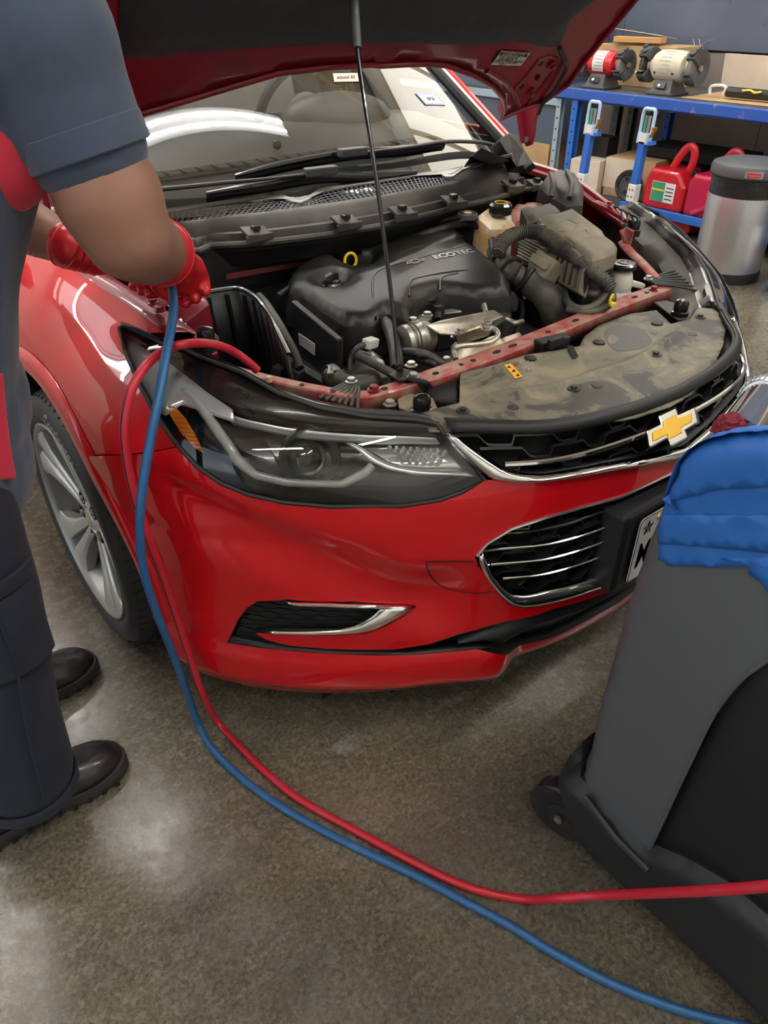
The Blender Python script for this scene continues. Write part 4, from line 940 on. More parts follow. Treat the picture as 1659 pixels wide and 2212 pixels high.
# insulation pad
ins_r = [hood_px(u, v) for u, v in [(885, 90), (950, 93), (1050, 94), (1100, 88), (1130, 89), (1170, 97), (1204, 98), (1216, 75), (1231, 40), (1258, 18), (1282, 0)]]
ins_r += [np.array([ins_r[-1][0] + .01, .50]), np.array([ins_r[-1][0] + .0, .8]), np.array([.5, .98]), np.array([0, 1.05])]
ins_l = [hood_px(u, v) for u, v in [(800, 90), (700, 92), (600, 96), (500, 104), (440, 109), (390, 108), (360, 117), (300, 122), (265, 119), (255, 105), (254, 60), (256, 0)]]
ipoly = [np.array([0, ins_r[0][1]])] + ins_r + [np.array([-.5, .98]), np.array([ins_l[-1][0], .8])] + ins_l[::-1]
def pad_off(p):
    d = 9
    A = np.array(ipoly); d = np.min(np.linalg.norm(A - p, axis=1))
    for a, b in zip(ipoly, ipoly[1:] + ipoly[:1]):
        ab = b - a; t = min(max(((p - a) @ ab)/(ab @ ab + 1e-12), 0), 1); d = min(d, np.linalg.norm(p - a - ab*t))
    return -.004 - .016*sstep(0, .03, d)
obj('insulation_pad', M().patch(ipoly, [], lambda p: H3(p[0], p[1], pad_off(p)), .035), 'insul', hood, smooth=180)
def Hh(u, v, off=-.006): p = hood_px(u, v); return H3(p[0], p[1], off)
# ridges pressed into the inner panel
obj('stamped_rib', M().tube([Hh(u, v, -.002) for u, v in [(1050, 150), (1090, 175), (1110, 200), (1120, 225)]], .008, 8), 'red_in', hood)
obj('stamped_rib', M().tube([Hh(u, v, -.002) for u, v in [(1112, 190), (1140, 160), (1165, 128), (1185, 120), (1200, 125), (1200, 145), (1170, 185), (1140, 222)]], .006, 8), 'red_in', hood)
for u, v in ((1166, 134), (1125, 184), (1160, 166)):
    obj('panel_hole', M().lathe([(0, 0), (.008, 0), (.008, .002), (0, .002)], Hh(u, v, -.004), -HN, 14), 'deep', hood)
for u, v in ((1190, 138), (1145, 197)):
    b = obj('hinge_bolt', M().lathe([(.013, 0), (.013, .003), (.008, .004), (.008, .012), (0, .012)], Hh(u, v, -.004), -HN, 12), 'red_in', hood)
obj('washer_hose', M().tube(spline([Hh(1204, 96, -.012), Hh(1214, 118, -.014), Hh(1218, 138, -.014), Hh(1205, 165, -.014), Hh(1190, 190, -.014), Hh(1170, 215, -.01), Hh(1163, 245, -.0)], 6), .006, 8), 'rubber', hood)
# label with its print
lab = [(1081, 106), (1143, 111), (1123, 138), (1058, 136)]
lb = obj('hood_label', M().prism([Hh(u, v, -.005) for u, v in lab], -HN*.001), 'labelgrey', hood, smooth=0) if False else None
MT['labelgrey'] = mat('grey_foil_label', (0.55, 0.53, 0.5), 0.45)
lb = obj('hood_label', M().prism([Hh(u, v, -.005) for u, v in lab], -HN*.001), 'labelgrey', hood, smooth=0)
L4 = [Hh(u, v, -.0065) for u, v in lab]; ux = L4[1] - L4[0]; uy = L4[0] - L4[3]
tw = lambda o_x, o_y: (L4[3] + uy*o_y + ux*o_x)
for txt, ox, oy, sz in (('VEHICLE EMISSION', .5, .88, .011), ('CONTROL INFORMATION', .5, .76, .011), ('FUEL: GASOLINE', .4, .60, .009), ('1.4L  GROUP: T2', .42, .48, .009), ('NO ADJUSTMENTS NEEDED', .45, .36, .009), ('CATALYST CERTIFIED', .42, .24, .009), ('OBD II', .35, .12, .009)):
    obj('label_print', M().text(txt, sz, tw(ox, oy), ux, uy, .0002), 'print', lb, smooth=0, fixn=False)
for ox in (.06, .90): obj('label_symbol', M().lathe([(0, 0), (.006, 0), (.006, .0003), (0, .0003)], tw(ox, .84), -HN, 4), 'print', lb, smooth=0)
# hinge arm going down to the body (right one seen), and its mirror
leg_px = [(1127, 228), (1125, 262), (1124, 290), (1129, 303), (1135, 317), (1146, 313), (1151, 292), (1154, 262), (1167, 220)]
leg3 = [on(u, v, x=.735) for u, v in leg_px]
for s in (1, -1):
    Pm = [np.array([s*p[0], p[1], p[2]]) for p in leg3]
    hg = obj('hinge_arm', M().prism(Pm, (s*.014, 0, 0)), 'red_in', hood, smooth=0, bevel=.003)
    obj('hinge_pin', M().lathe([(0, 0), (.009, 0), (.009, .012), (0, .012)], (Pm[5] + Pm[3])/2 + np.array([-s*.010, 0, .008]), (s, 0, 0), 12), 'bolt', hg)
    obj('hinge_flange', M().prism([Pm[0], Pm[0] + (Pm[4]-Pm[0])*.9, Pm[0] + (Pm[4]-Pm[0])*.9 - np.array([s*.02, 0, 0]), Pm[0] - np.array([s*.03, 0, 0])], (0, -.004, 0)), 'red_in', hg, smooth=0)
# prop rod
rb = on(864, 800, z=.752); tp_ = Hh(762, -60, -.03)
rod_px = [(861, 785), (848, 663), (828, 500), (807, 346), (790, 236), (772, 105), (765, 0), (762, -60)]
rp = []
for i, (u, v) in enumerate(rod_px):
    yy = rb[1] + (tp_[1] - rb[1])*((785 - v)/845.0); rp.append(on(u, v, y=yy))
prop = obj('prop_rod', M().tube(spline([rb] + rp, 4), .0042, 10), 'black', car)
obj('rod_sleeve', M().tube([rp[5], rp[6], rp[7]], .0085, 12), 'greyp', prop)
obj('rod_foot', M().tube(spline([rb + np.array([.01, .01, -.012]), rb, rp[0]], 3), .007, 8), 'mblack', prop)

MT['meshgrey'] = mat('grey_mesh_plastic', (0.10, 0.10, 0.105), 0.45)
MT['edgegrey'] = mat('pale_grey_cowl_edge', (0.42, 0.42, 0.40), 0.35, 0.2)
# ---- cowl, seal, clips
zc = lambda x: .935 - .10*x*x
def hitZ(u, v, dz=0.0): return solve(u, v, lambda P: -(P[2] - zc(P[0]) - dz))
mesh_top = [(250, 480), (358, 462), (440, 450), (560, 437), (610, 429), (624, 437), (648, 442), (667, 434), (687, 419), (742, 407), (898, 383), (945, 374), (961, 385), (977, 385), (1000, 369), (1050, 356), (1106, 343)]
mesh_bot = [(250, 506), (362, 491), (467, 477), (560, 466), (624, 458), (640, 455), (660, 452), (690, 449), (742, 441), (820, 429), (898, 414), (925, 409), (950, 405), (977, 401), (1000, 396), (1050, 374), (1106, 353)]
seal_bot = [(300, 540), (378, 520), (420, 530), (448, 517), (538, 513), (600, 506), (703, 494), (820, 474), (900, 456), (1000, 432), (1060, 418), (1110, 405), (1166, 392)]
seal_top = [(280, 506), (362, 492), (467, 478), (560, 467), (624, 459), (742, 442), (820, 430), (900, 415), (1000, 397), (1050, 376), (1106, 358), (1140, 362), (1171, 368)]
MTp = resample([hitZ(*q) for q in mesh_top], 120); MBp = resample([hitZ(u, v, -.012) for u, v in mesh_bot], 120)
cowl = obj('cowl_panel', M().grid([[p + np.array([0, .0, 0]) for p in MBp], [p*(1) + np.array([0, 0, -.012]) for p in MTp]]), 'deep', car, smooth=0)
# mesh grille: two sets of fine bars
m = M()
for k in range(1, 6):
    t = k/6; m.tube([a*(1-t) + b*t for a, b in zip(MBp, MTp)], .0012, 4, caps=False)
A = resample(MBp, 130); B = resample(MTp, 130)
for a, b in zip(A, B): m.boxp(a, b, .0022, .003)
obj('cowl_mesh', m, 'meshgrey', cowl, smooth=0, kind='stuff')
# pale edge above the mesh with its two notches
up_ = [hitZ(u, v - 7, .001) for u, v in mesh_top]; U = resample(up_, 120)
obj('cowl_edge', M().grid([MTp, [p + np.array([0, 0, .004]) for p in MTp], [p + np.array([0, 0, .004]) for p in U], [p + np.array([0, .01, 0]) for p in U]]), 'edgegrey', cowl, smooth=40, solid=.002, offset=0)
shelf_b = [p + np.array([0, .09 - .02*abs(p[0]), .0]) for p in U]
obj('cowl_shelf', M().grid([[p + np.array([0, .008, -.012]) for p in U], shelf_b]), 'mblack', cowl, smooth=0, solid=.003)
# ribbed frame and rubber seal in front
ST = resample([hitZ(u, v, -.012) for u, v in seal_top], 90); SB = resample([hitZ(u, v, -.045) for u, v in seal_bot], 90)
rows = []
for t, dz in ((0, 0), (.06, .010), (.3, .014), (.55, .008), (.72, -.004), (.8, .004), (.92, .006), (1.0, -.006), (1.0, -.03)):
    rows.append([a*(1-t) + b*t + np.array([0, 0, dz]) for a, b in zip(ST, SB)])
seal = obj('cowl_seal', M().grid(rows), 'seal', car, smooth=50, solid=.003, offset=0)
for u, v in ((548, 512), (740, 488), (862, 468), (972, 443), (1100, 408), (1152, 405)):
    p = hitZ(u, v, -.045) + np.array([0, -.012, .012])
    o = obj('seal_clip', M().box(p + np.array([0, 0, .002]), (.062, .04, .008), (.3, .1, .0)).box(p + np.array([0, -.016, -.008]), (.07, .007, .016)), 'dusty', car, smooth=0, bevel=.002)
    obj('clip_head', M().box(p + np.array([0, 0, .011]), (.018, .018, .012)), 'black', o, smooth=0, bevel=.002)
under_edge = [p + np.array([0, -.012, -.012]) for p in SB]
obj('seal_frame', M().tube(under_edge[6:], .008, 8), 'dusty', seal)
obj('seal_frame', M().grid([[p + np.array([0, -.004, -.015]) for p in SB], [p + np.array([0, .03, -.07]) for p in SB]]), 'mblack', seal, smooth=0, solid=.003)

# ---- windshield
yb = lambda x: .985 + .46*x*x
def wz(x, y): return .925 + (y - yb(x))/1.52
def hitW(u, v, off=0.0): return solve(u, v, lambda P: -(P[2] - off - wz(P[0], P[1])))
rows = [[(x, yb(x) + d, .925 + d/1.52 + .03*0) for x in np.linspace(-.74 + .14*d, .74 - .14*d, 41)] for d in np.linspace(-.02, .86, 24)]
ws = obj('windshield', M().grid(rows), 'glass', car, smooth=180)
for s in (-1, 1):
    pl_ = [(s*(.755 - .14*d), yb(.74) + d - .005, .93 + d/1.52) for d in np.linspace(-.06, .84, 12)]
    ap = obj('windshield_pillar', M().tube([np.array(p) + np.array([s*.022, .0, .004]) for p in pl_], .022, 10), 'red', car)
    obj('pillar_trim', M().tube([np.array(p) + np.array([-s*.014, -.004, .010]) for p in pl_], .017, 8), 'black', ap)
    obj('pillar_gasket', M().tube([np.array(p) + np.array([s*.004, -.01, .014]) for p in pl_], .008, 8), 'satin', ap)
    cpts = p3([(1074, 306, .965), (1098, 286, .985), (1122, 293, .975), (1134, 322, .945), (1152, 352, .915), (1160, 362, .90), (1112, 360, .90), (1104, 332, .92)])
    obj('corner_seal', M().prism([np.array([s*p[0], p[1], p[2]]) for p in cpts], (s*-.012, .02, -.02)), 'dusty', car, smooth=0, bevel=.005)
# stickers on the glass
def on_glass(px, txt=None, sz=.02, mtn='white', rot=0):
    P = [hitW(u, v, .003) for u, v in px]
    o = obj('glass_sticker', M().prism(P, (0, 0, .0006)), mtn, ws, smooth=0)
    ux = P[1] - P[0]; uy = P[0] - P[3]; c_ = sum(P)/4 + np.array([0, -.001, .0015])
    if txt: obj('sticker_print', M().text(txt, sz, c_, ux, uy, .0004, bold=.0006), 'stickerink', o, smooth=0, fixn=False)
    return o
MT['stickerink'] = mat('violet_ink', (0.12, 0.11, 0.2), 0.5)
MT['stickeredge'] = mat('blue_grey_sticker', (0.35, 0.38, 0.5), 0.5)
on_glass([(897, 200), (941, 200), (964, 227), (920, 226)], None, .02, 'stickeredge')
on_glass([(904, 206), (939, 205), (956, 223), (921, 223)], '07\u202226', .019, 'white')
on_glass([(719, 159), (772, 158), (775, 176), (722, 177)], 'school 53', .018, 'palecard')

# ---- interior behind the glass
MT['dash'] = mat('grey_dashboard', (0.10, 0.105, 0.105), 0.5, bump=(200, .1, .0005))
MT['seatf'] = mat('light_grey_seat_fabric', (0.42, 0.41, 0.38), 0.8)
MT['carpet'] = mat('dark_cabin_lining', (0.05, 0.05, 0.05), 0.9)
dash = obj('dashboard', M().grid([[(x, y + .22*x*x, z - .04*x*x) for x in np.linspace(-.72, .72, 25)] for y, z in ((1.02, .90), (1.15, .945), (1.32, .985), (1.5, 1.01), (1.62, 1.005), (1.68, .95), (1.70, .6))]), 'dash', car, smooth=60)
obj('defroster_vent', M().grid([[(x, y + .22*x*x, .968 - .04*x*x + (y-1.2)*.2) for x in np.linspace(-.5, .5, 20)] for y in (1.20, 1.25)]), 'mblack', dash, smooth=60, solid=.003)
for k in range(24):
    x = -.48 + k*.042; obj('vent_fin', M().box((x, 1.225 + .22*x*x, .976 - .04*x*x), (.004, .05, .006)), 'dash', dash, smooth=0)
obj('instrument_hood', M().ball((.36, 1.60, 1.0), (.20, .13, .075), 24, 12), 'dash', dash)
obj('sun_sensor', M().ball((-.05, 1.3, .995), (.012, .012, .012), 12, 8), 'black', dash)
sw_c = np.array((.36, 1.78, 1.0)); sw_n = unit((0, .9, .45)); a_, b_, _ = frame_of(sw_n)
stw = obj('steering_wheel', M().tube([sw_c + a_*.18*math.cos(t) + b_*.18*math.sin(t) for t in np.linspace(0, 2*math.pi, 40, endpoint=False)], .016, 10, True), 'dash', car)
obj('wheel_hub', M().ball(sw_c, (.07, .03, .06), 14, 8).boxp(sw_c - a_*.17, sw_c + a_*.17, .03, .015), 'dash', stw)
for x in (-.36, .36):
    st = obj('front_seat', M().grid([[(x + .25*t*(1 - .12*q), 2.15 + .12*q + .05*abs(t)**2*-1, .55 + .55*q) for t in np.linspace(-1, 1, 9)] for q in np.linspace(0, 1.0, 6)]), 'seatf', car, smooth=60, solid=.1)
    obj('headrest', M().ball((x, 2.26, 1.19), (.14, .06, .09), 16, 10), 'seatf', st)
    obj('seat_cushion', M().box((x, 1.95, .52), (.5, .5, .14)), 'seatf', st, bevel=.04)
obj('cabin_floor', M().box((0, 2.4, .34), (1.5, 2.2, .03)), 'carpet', car, smooth=0)
obj('door_lining', M().box((-.80, 2.0, .68), (.05, 1.5, .52)), 'dash', car, smooth=0); obj('door_lining', M().box((.80, 2.0, .68), (.05, 1.5, .52)), 'dash', car, smooth=0)
obj('rear_seat', M().box((0, 3.1, .75), (1.3, .2, .6), (-.2, 0, 0)), 'seatf', car, bevel=.05)

# ---- wipers
def wiper(arm, blade, nm):
    A = [hitW(u, v, .035) if False else hitW(u, v, dz) for u, v, dz in arm]
    o = obj('wiper_arm', M().tube(spline(A, 5), [.013 - .006*t for t in np.linspace(0, 1, (len(A)-1)*5 + 1)], 8, flat=.5), 'mblack', car)
    Bp = spline([hitW(u, v, dz) for u, v, dz in blade], 5)
    n_ = len(Bp); obj('wiper_blade', M().tube(Bp, [.0085*min(1, .5 + 3*min(i, n_-1-i)/n_) for i in range(n_)], 8), 'black', o)
    obj('wiper_rubber', M().grid([[p - np.array([0, 0, .004]) for p in Bp], [p - np.array([0, -.004, .020]) for p in Bp]]), 'deep', o, solid=.002)
    c_ = A[-1]; d_ = A[-1] - A[-2]
    obj('blade_joint', M().boxp(c_ - unit(d_)*.045 + np.array([0, 0, .004]), c_ + unit(d_)*.04 + np.array([0, 0, .004]), .026, .02), 'greyp', o, bevel=.004, smooth=0)
    return o
wiper([(1085, 320, .03), (1040, 308, .03), (960, 306, .035), (880, 318, .035), (760, 332, .035)], [(508, 380, .012), (620, 352, .014), (760, 328, .02), (860, 322, .014), (960, 312, .010)], 'driver')
o = wiper([(220, 415, .03), (350, 408, .03), (480, 395, .035), (560, 388, .035), (695, 373, .04)], [(445, 418, .01), (560, 400, .012), (690, 378, .018), (800, 378, .012), (900, 371, .010)], 'passenger')
p = hitW(1085, 325, .02); obj('wiper_pivot', M().lathe([(0, -.03), (.026, -.03), (.028, .0), (.022, .022), (0, .028)], p, (0, -.3, 1), 18), 'dusty', car)

# ================================================================== ENGINE BAY
obj('bay_floor', M().box((0, .68, .33), (1.04, .72, .02)), 'deep', car, smooth=0)
obj('firewall', M().grid([[(x, .965 + .16*x*x, z) for x in np.linspace(-.66, .66, 14)] for z in (.33, .6, .84, .87)]), 'mblack', car, smooth=60, solid=.004)
MT['redstain'] = mat('dark_red_metal', (0.10, 0.012, 0.012), 0.6)
obj('firewall_seam', M().boxp((-.42, .955, .795), (-.20, .945, .79), .004, .012), 'redstain', car, smooth=0)
def fitplane(P):
    P = np.array(P); A = np.c_[P[:, 0], P[:, 1], np.ones(len(P))]; return np.linalg.lstsq(A, P[:, 2], rcond=None)[0]
def shell(name, px, mt, parent=car, rnd=.012, depth=.06, flare=.006, crown=0.0, step=.02, solid=0, fn=None):
    P = p3(px); k = fitplane(P); poly = [np.array([p[0], p[1]]) for p in P]
    if sum(a[0]*b[1] - a[1]*b[0] for a, b in zip(poly, poly[1:] + poly[:1])) < 0: poly = poly[::-1]
    c = sum(poly)/len(poly); R = max(np.linalg.norm(p - c) for p in poly)
    def dist(p):
        d = 9
        for a, b in zip(poly, poly[1:] + poly[:1]):
            ab = b - a; t = min(max(((p - a) @ ab)/(ab @ ab + 1e-12), 0), 1); d = min(d, np.linalg.norm(p - a - ab*t))
        return d
    def zz(p, d):
        z = k[0]*p[0] + k[1]*p[1] + k[2]; q = min(d/rnd, 1); z += -rnd + math.sqrt(max(0, 1 - (1-q)**2))*rnd + crown*(1 - min(1, (np.linalg.norm(p - c)/R))**2)
        return z + (fn(p) if fn else 0)
    m = M().patch(poly, [], lambda p: np.array([p[0], p[1], zz(p, dist(p))]), step)
    dn = []
    for a, b in zip(poly, poly[1:] + poly[:1]):
        n_ = max(1, int(np.linalg.norm(b - a)/step)); dn += [a + (b - a)*i/n_ for i in range(n_)]
    N = len(dn); nor = []
    for i in range(N): t = unit(dn[(i+1) % N] - dn[i-1]); nor.append(np.array([t[1], -t[0]]))
    rows = []
    for f, h in ((0, 0), (.25, .15), (.6, .5), (1, 1)):
        rows.append([np.array([*(p + n_*flare*f), zz(p, 0) - depth*h]) for p, n_ in zip(dn, nor)])
    m.grid(rows, closed_u=True)
    return obj(name, m, mt, parent, smooth=55, fixn=True), (lambda x, y: zz(np.array([x, y]), dist(np.array([x, y]))))
def cyl(name, c, r, h, mt, parent=car, axis=(0, 0, 1), prof=None, n=24, **k):
    return obj(name, M().lathe(prof or [(0, 0), (r, 0), (r, h*.85), (r*.9, h), (0, h)], c, axis, n), mt, parent, **k)
def hose(name, px, r, mt='rubber', parent=car, n=6, **k):
    return obj(name, M().tube(spline(p3(px), n), r, 12, **k), mt, parent)
def bolt(u, v, z, parent, r=.009, mt='bolt'):
    c = on(u, v, z=z); return obj('bolt', M().lathe([(r*1.5, 0), (r*1.5, .002), (r, .003), (r, .008), (r*.8, .009), (0, .009)], c, (0, 0, 1), 6), mt, parent, smooth=30)

# engine block mass under everything
blk = obj('engine_block', M().box((-.12, .64, .53), (.6, .40, .28)), 'mblack', car, smooth=0, bevel=.02)
obj('block_side', M().boxp(on(636, 712, z=.72), on(735, 800, z=.70), .015, .14), 'mblack', blk, smooth=0, bevel=.004)
# plastic engine cover
cov_px = [(622, 594, .80), (641, 573, .805), (690, 551, .81), (714, 545, .812), (744, 570, .805), (768, 580, .80), (796, 579, .80), (816, 563, .805), (806, 545, .81), (770, 541, .815), (790, 530, .82),
          (859, 506, .83), (900, 490, .835), (969, 482, .835), (995, 497, .83), (1012, 518, .825), (1052, 545, .815), (1101, 592, .80), (1102, 622, .79), (1040, 634, .785), (985, 630, .785), (948, 628, .785),
          (895, 638, .785), (884, 664, .78), (884, 682, .775), (838, 664, .78), (818, 680, .775), (804, 688, .775), (742, 687, .775), (695, 660, .78), (655, 628, .79), (624, 612, .797)]
cap_c = on(716, 606, z=.795)
def cov_fn(p):
    d = math.hypot(p[0] - cap_c[0], p[1] - cap_c[1]); z = -.022*(1 - sstep(.030, .052, d))
    # two long steps pressed across the cover
    return z
cover, covz = shell('engine_cover', cov_px, 'cover', rnd=.022, depth=.075, flare=.014, crown=.012, step=.013, fn=cov_fn)
def onc(u, v, dz=0.0): return solve(u, v, lambda P: -(P[2] - dz - (covz(P[0], P[1]))), a=.9, b=2.4, n=160)
obj('cap_recess', M().lathe([(.040, .0), (.030, -.012), (0, -.014)], cap_c + np.array([0, 0, -.008]), (0, 0, 1), 32, caps=False), 'deep', cover)
oc = obj('oil_cap', M().lathe([(.027, -.01), (.027, .006), (.024, .010), (0, .011)], cap_c + np.array([0, 0, -.012]), (0, 0, 1), 28), 'black', cover)
obj('cap_grip', M().boxp(cap_c + np.array([-.026, -.012, .003]), cap_c + np.array([.026, .014, .003]), .010, .014), 'black', oc, bevel=.002, smooth=0)
cd_ = unit((.9, .42, 0)); cu = unit((-.42, .9, 0))
obj('cap_lettering', M().text('dexos', .011, cap_c + np.array([-.012*0, .006, .0125]) + cu*.004, cd_, cu*.6 + np.array([0, 0, .8]), .0003), 'letter', oc, smooth=0, fixn=False)
obj('cap_symbol', M().tube([cap_c + cu*-.012 + cd_*a + cu*b + np.array([0, 0, .001]) for a, b in ((-.006, -.003), (.006, -.003), (.006, .004), (-.006, .004))], .0007, 5, True), 'letter', oc)
# pressed seams across the cover
for path in ([(812, 690), (806, 640), (806, 600), (830, 580), (900, 560), (1010, 530)], [(884, 640), (886, 612), (905, 600), (1000, 585), (1098, 600)], [(950, 628), (955, 600), (990, 590)], [(822, 556), (900, 535), (1000, 510)]):
    obj('pressed_seam', M().tube(spline([onc(u, v, -.001) for u, v in path], 5), .0028, 6), 'cover', cover)
p0 = onc(880, 569); p1 = onc(1028, 541)
e1 = unit(p1 - p0); e2 = unit(np.cross(np.cross(e1, onc(930, 540) - p0), e1)); nn_ = unit(np.cross(e1, e2))
def lg2(x, y): return p0 + e1*x + e2*y
tot = np.linalg.norm(p1 - p0)
tdrape = lambda o_, sx_: (lambda X, Y, Z: (lambda q: np.array([q[0], q[1], covz(q[0], q[1]) + .0012 + Z]))(lg2(o_ + X*sx_, Y)))
obj('cover_lettering', M().text('ECO', .030, (0, 0, 0), (1, 0, 0), (0, 1, 0), .0006, 'LEFT', .0009, warp=tdrape(tot*.37, 1.0)), 'letter', cover, smooth=0, fixn=False)
obj('cover_lettering', M().text('TEC', .030, (0, 0, 0), (1, 0, 0), (0, 1, 0), .0006, 'LEFT', .0, warp=tdrape(tot*.37 + .062, .95)), 'letter', cover, smooth=0, fixn=False)
bq = [lg2(.022 + x*.30, y*.30*1.15) for x, y in bow((1, 1))]
obj('cover_bow_tie', M().tube([np.array([q[0], q[1], covz(q[0], q[1]) + .0015]) for q in [a*(1-t) + b*t for a, b in zip(bq, bq[1:] + bq[:1]) for t in (0, .33, .66)]], .0014, 5, True), 'letter', cover)
# front skirt pieces of the cover
sk, _ = shell('cover_skirt', [(930, 672, .745), (985, 640, .75), (1100, 632, .75), (1106, 668, .745), (1064, 700, .735), (1000, 690, .735), (950, 700, .735)], 'cover', cover, rnd=.012, depth=.05, flare=.004)
cyl('lifting_eye', on(1095, 655, z=.74), .022, .02, 'deep', cover, axis=(.4, -1, .3))
obj('side_gasket', M().tube(spline(p3([(1104, 622, .76), (1118, 632, .74), (1128, 655, .73), (1126, 690, .71), (1112, 720, .69)]), 5), .006, 8), 'black', cover)

# dipstick, intake elbow
dp = on(757, 563, z=.805); obj('dipstick_ring', M().tube([dp + np.array([.016*math.cos(t)*.9, -.004*math.cos(t), .018*math.sin(t)]) for t in np.linspace(0, 2*math.pi, 24, endpoint=False)], .0035, 8, True), 'yellow', car)
el = hose('intake_elbow', [(742, 562, .775), (748, 540, .80), (768, 522, .815), (800, 513, .82), (840, 512, .81)], .030, 'dusty')
for u, v in ((800, 513), (812, 512)):
    a = on(u, v, z=.82); obj('elbow_clamp', M().lathe([(.031, -.003), (.034, -.003), (.034, .003), (.031, .003)], a, unit(on(840, 512, z=.81) - on(780, 517, z=.818)), 24, caps=False), 'dusty', el, solid=.001)
hose('vent_hose', [(880, 520, .81), (920, 505, .83), (1000, 483, .84), (1040, 492, .84), (1060, 510, .83), (1066, 540, .82), (1072, 558, .81)], .010)
hose('vent_hose', [(940, 478, .84), (990, 472, .845), (1040, 478, .845), (1070, 490, .84), (1082, 515, .83), (1078, 545, .81)], .012)
# large intake hose on the right of the cover
bh = hose('intake_hose', [(1066, 536, .80), (1082, 562, .80), (1108, 590, .79), (1145, 612, .77), (1180, 640, .75), (1198, 675, .71), (1200, 712, .65), (1196, 745, .58)], [.022]*8 + [.026]*8 + [.033]*8 + [.035]*19, 'conduit')
ax = spline(p3([(1082, 562, .80), (1108, 590, .79), (1145, 612, .77), (1180, 640, .75)]), 6)
for i in (5, 7, 9, 11): obj('bellow_ring', M().lathe([(.030, -.004), (.037, 0), (.030, .004)], ax[i], ax[i+1] - ax[i], 24, caps=False), 'rubber', bh, solid=.001)
# reservoir with caps behind the cover
rs, _ = shell('brake_reservoir', [(1030, 462, .87), (1060, 440, .875), (1098, 446, .87), (1106, 462, .865), (1104, 486, .86), (1060, 490, .86)], 'tank', rnd=.008, depth=.07)
c = on(1080, 462, z=.872); cyl('reservoir_cap', c, .028, .028, 'black', rs, prof=[(.028, 0), (.030, .006), (.030, .022), (.025, .028), (0, .028)], n=12, smooth=20)
obj('cap_mark', M().tube([c + np.array([.016*math.cos(t), .016*math.sin(t), .0285]) for t in np.linspace(0, 6.28, 20, endpoint=False)], .0012, 5, True), 'yellow', rs)
c = on(1010, 470, z=.86); cp2 = cyl('oil_filter_cap', c, .026, .012, 'greyp', car, n=20); obj('cap_dot', M().lathe([(0, 0), (.010, 0), (.010, .001), (0, .001)], c + np.array([0, 0, .012]), (0, 0, 1), 16), 'yellow', cp2)
for k in range(18): t = k*math.pi/9; obj('cap_rib', M().box(c + np.array([.018*math.cos(t), .018*math.sin(t), .0125]), (.009, .0015, .002), (0, 0, t)), 'rubber', cp2, smooth=0)
obj('tank_body', M().ball(on(1092, 505, z=.83), (.030, .026, .035), 16, 10), 'tank', rs)
# strut towers
for (px, rr, nm) in (([(1096, 462, .825), (1112, 442, .83), (1160, 432, .835), (1196, 444, .83), (1190, 474, .82), (1120, 486, .82)], .01, 'strut_tower'), ([(284, 636, .80), (300, 606, .83), (345, 583, .85), (420, 586, .85), (447, 625, .83), (430, 660, .80), (380, 690, .78), (315, 690, .77)], .03, 'strut_tower')):
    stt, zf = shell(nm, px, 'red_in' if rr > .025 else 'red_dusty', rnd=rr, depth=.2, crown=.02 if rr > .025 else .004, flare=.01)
st_c = on(352, 640, z=.85); cyl('strut_nut', st_c, .012, .018, 'bolt', stt, n=6)
for u, v in ((330, 655), (345, 672)): bolt(u, v, .835, stt, .008, 'red_in')
# AC pipe and service port under the glove
hose('service_pipe', [(372, 622, .86), (395, 612, .875), (420, 604, .88), (432, 606, .88), (440, 618, .87), (442, 634, .84)], .0065, 'shield')
cyl('service_port', on(395, 624, z=.85), .009, .03, 'mblack', car, axis=(-.3, -.5, .8))
# battery / fuse box
fb, fz = shell('fuse_box', [(1163, 465, .865), (1172, 461, .87), (1234, 447, .875), (1246, 450, .875), (1330, 515, .865), (1335, 526, .862), (1328, 540, .858), (1282, 554, .855), (1266, 550, .855)], 'dust', rnd=.012, depth=.03, flare=.002, step=.015)
obj('box_body', M().prism([p + np.array([0, 0, -.03]) for p in p3([(1160, 468, .865), (1236, 448, .875), (1336, 524, .862), (1272, 558, .853)])], (0, 0, -.12)), 'mblack', fb, smooth=0, bevel=.006)
obj('box_latch', M().box(on(1305, 566, z=.815), (.03, .02, .03), (0, 0, .5)), 'black', fb, bevel=.003, smooth=0)
obj('box_latch', M().box(on(1172, 498, z=.84), (.02, .02, .03), (0, 0, .5)), 'black', fb, bevel=.003, smooth=0)
for path in ([(1200, 478), (1225, 470), (1250, 480), (1235, 492), (1208, 488), (1200, 478)], [(1228, 500), (1265, 490), (1280, 502), (1245, 512), (1228, 500)]):
    obj('moulded_outline', M().tube([(lambda q: np.array([q[0], q[1], fz(q[0], q[1]) + .0]))(on(u, v, z=.872)) for u, v in path], .0012, 5), 'dust', fb)
sb, _ = shell('relay_box', [(1126, 446, .86), (1150, 440, .865), (1190, 436, .865), (1212, 452, .86), (1160, 470, .855), (1140, 478, .85)], 'dusty', rnd=.008, depth=.08, flare=.002)
dk, _ = shell('cowl_duct', [(1165, 392, .885), (1190, 368, .90), (1215, 362, .905), (1250, 378, .90), (1262, 400, .89), (1262, 425, .88), (1225, 432, .87), (1185, 418, .87)], 'dusty', rnd=.02, depth=.09, crown=.01)
obj('duct_fold', M().tube(spline(p3([(1190, 375, .905), (1196, 395, .90), (1190, 425, .87)]), 5), .008, 8), 'dusty', dk); obj('duct_fold', M().tube(spline(p3([(1225, 370, .91), (1236, 395, .90), (1230, 428, .875)]), 5), .007, 8), 'dusty', dk)
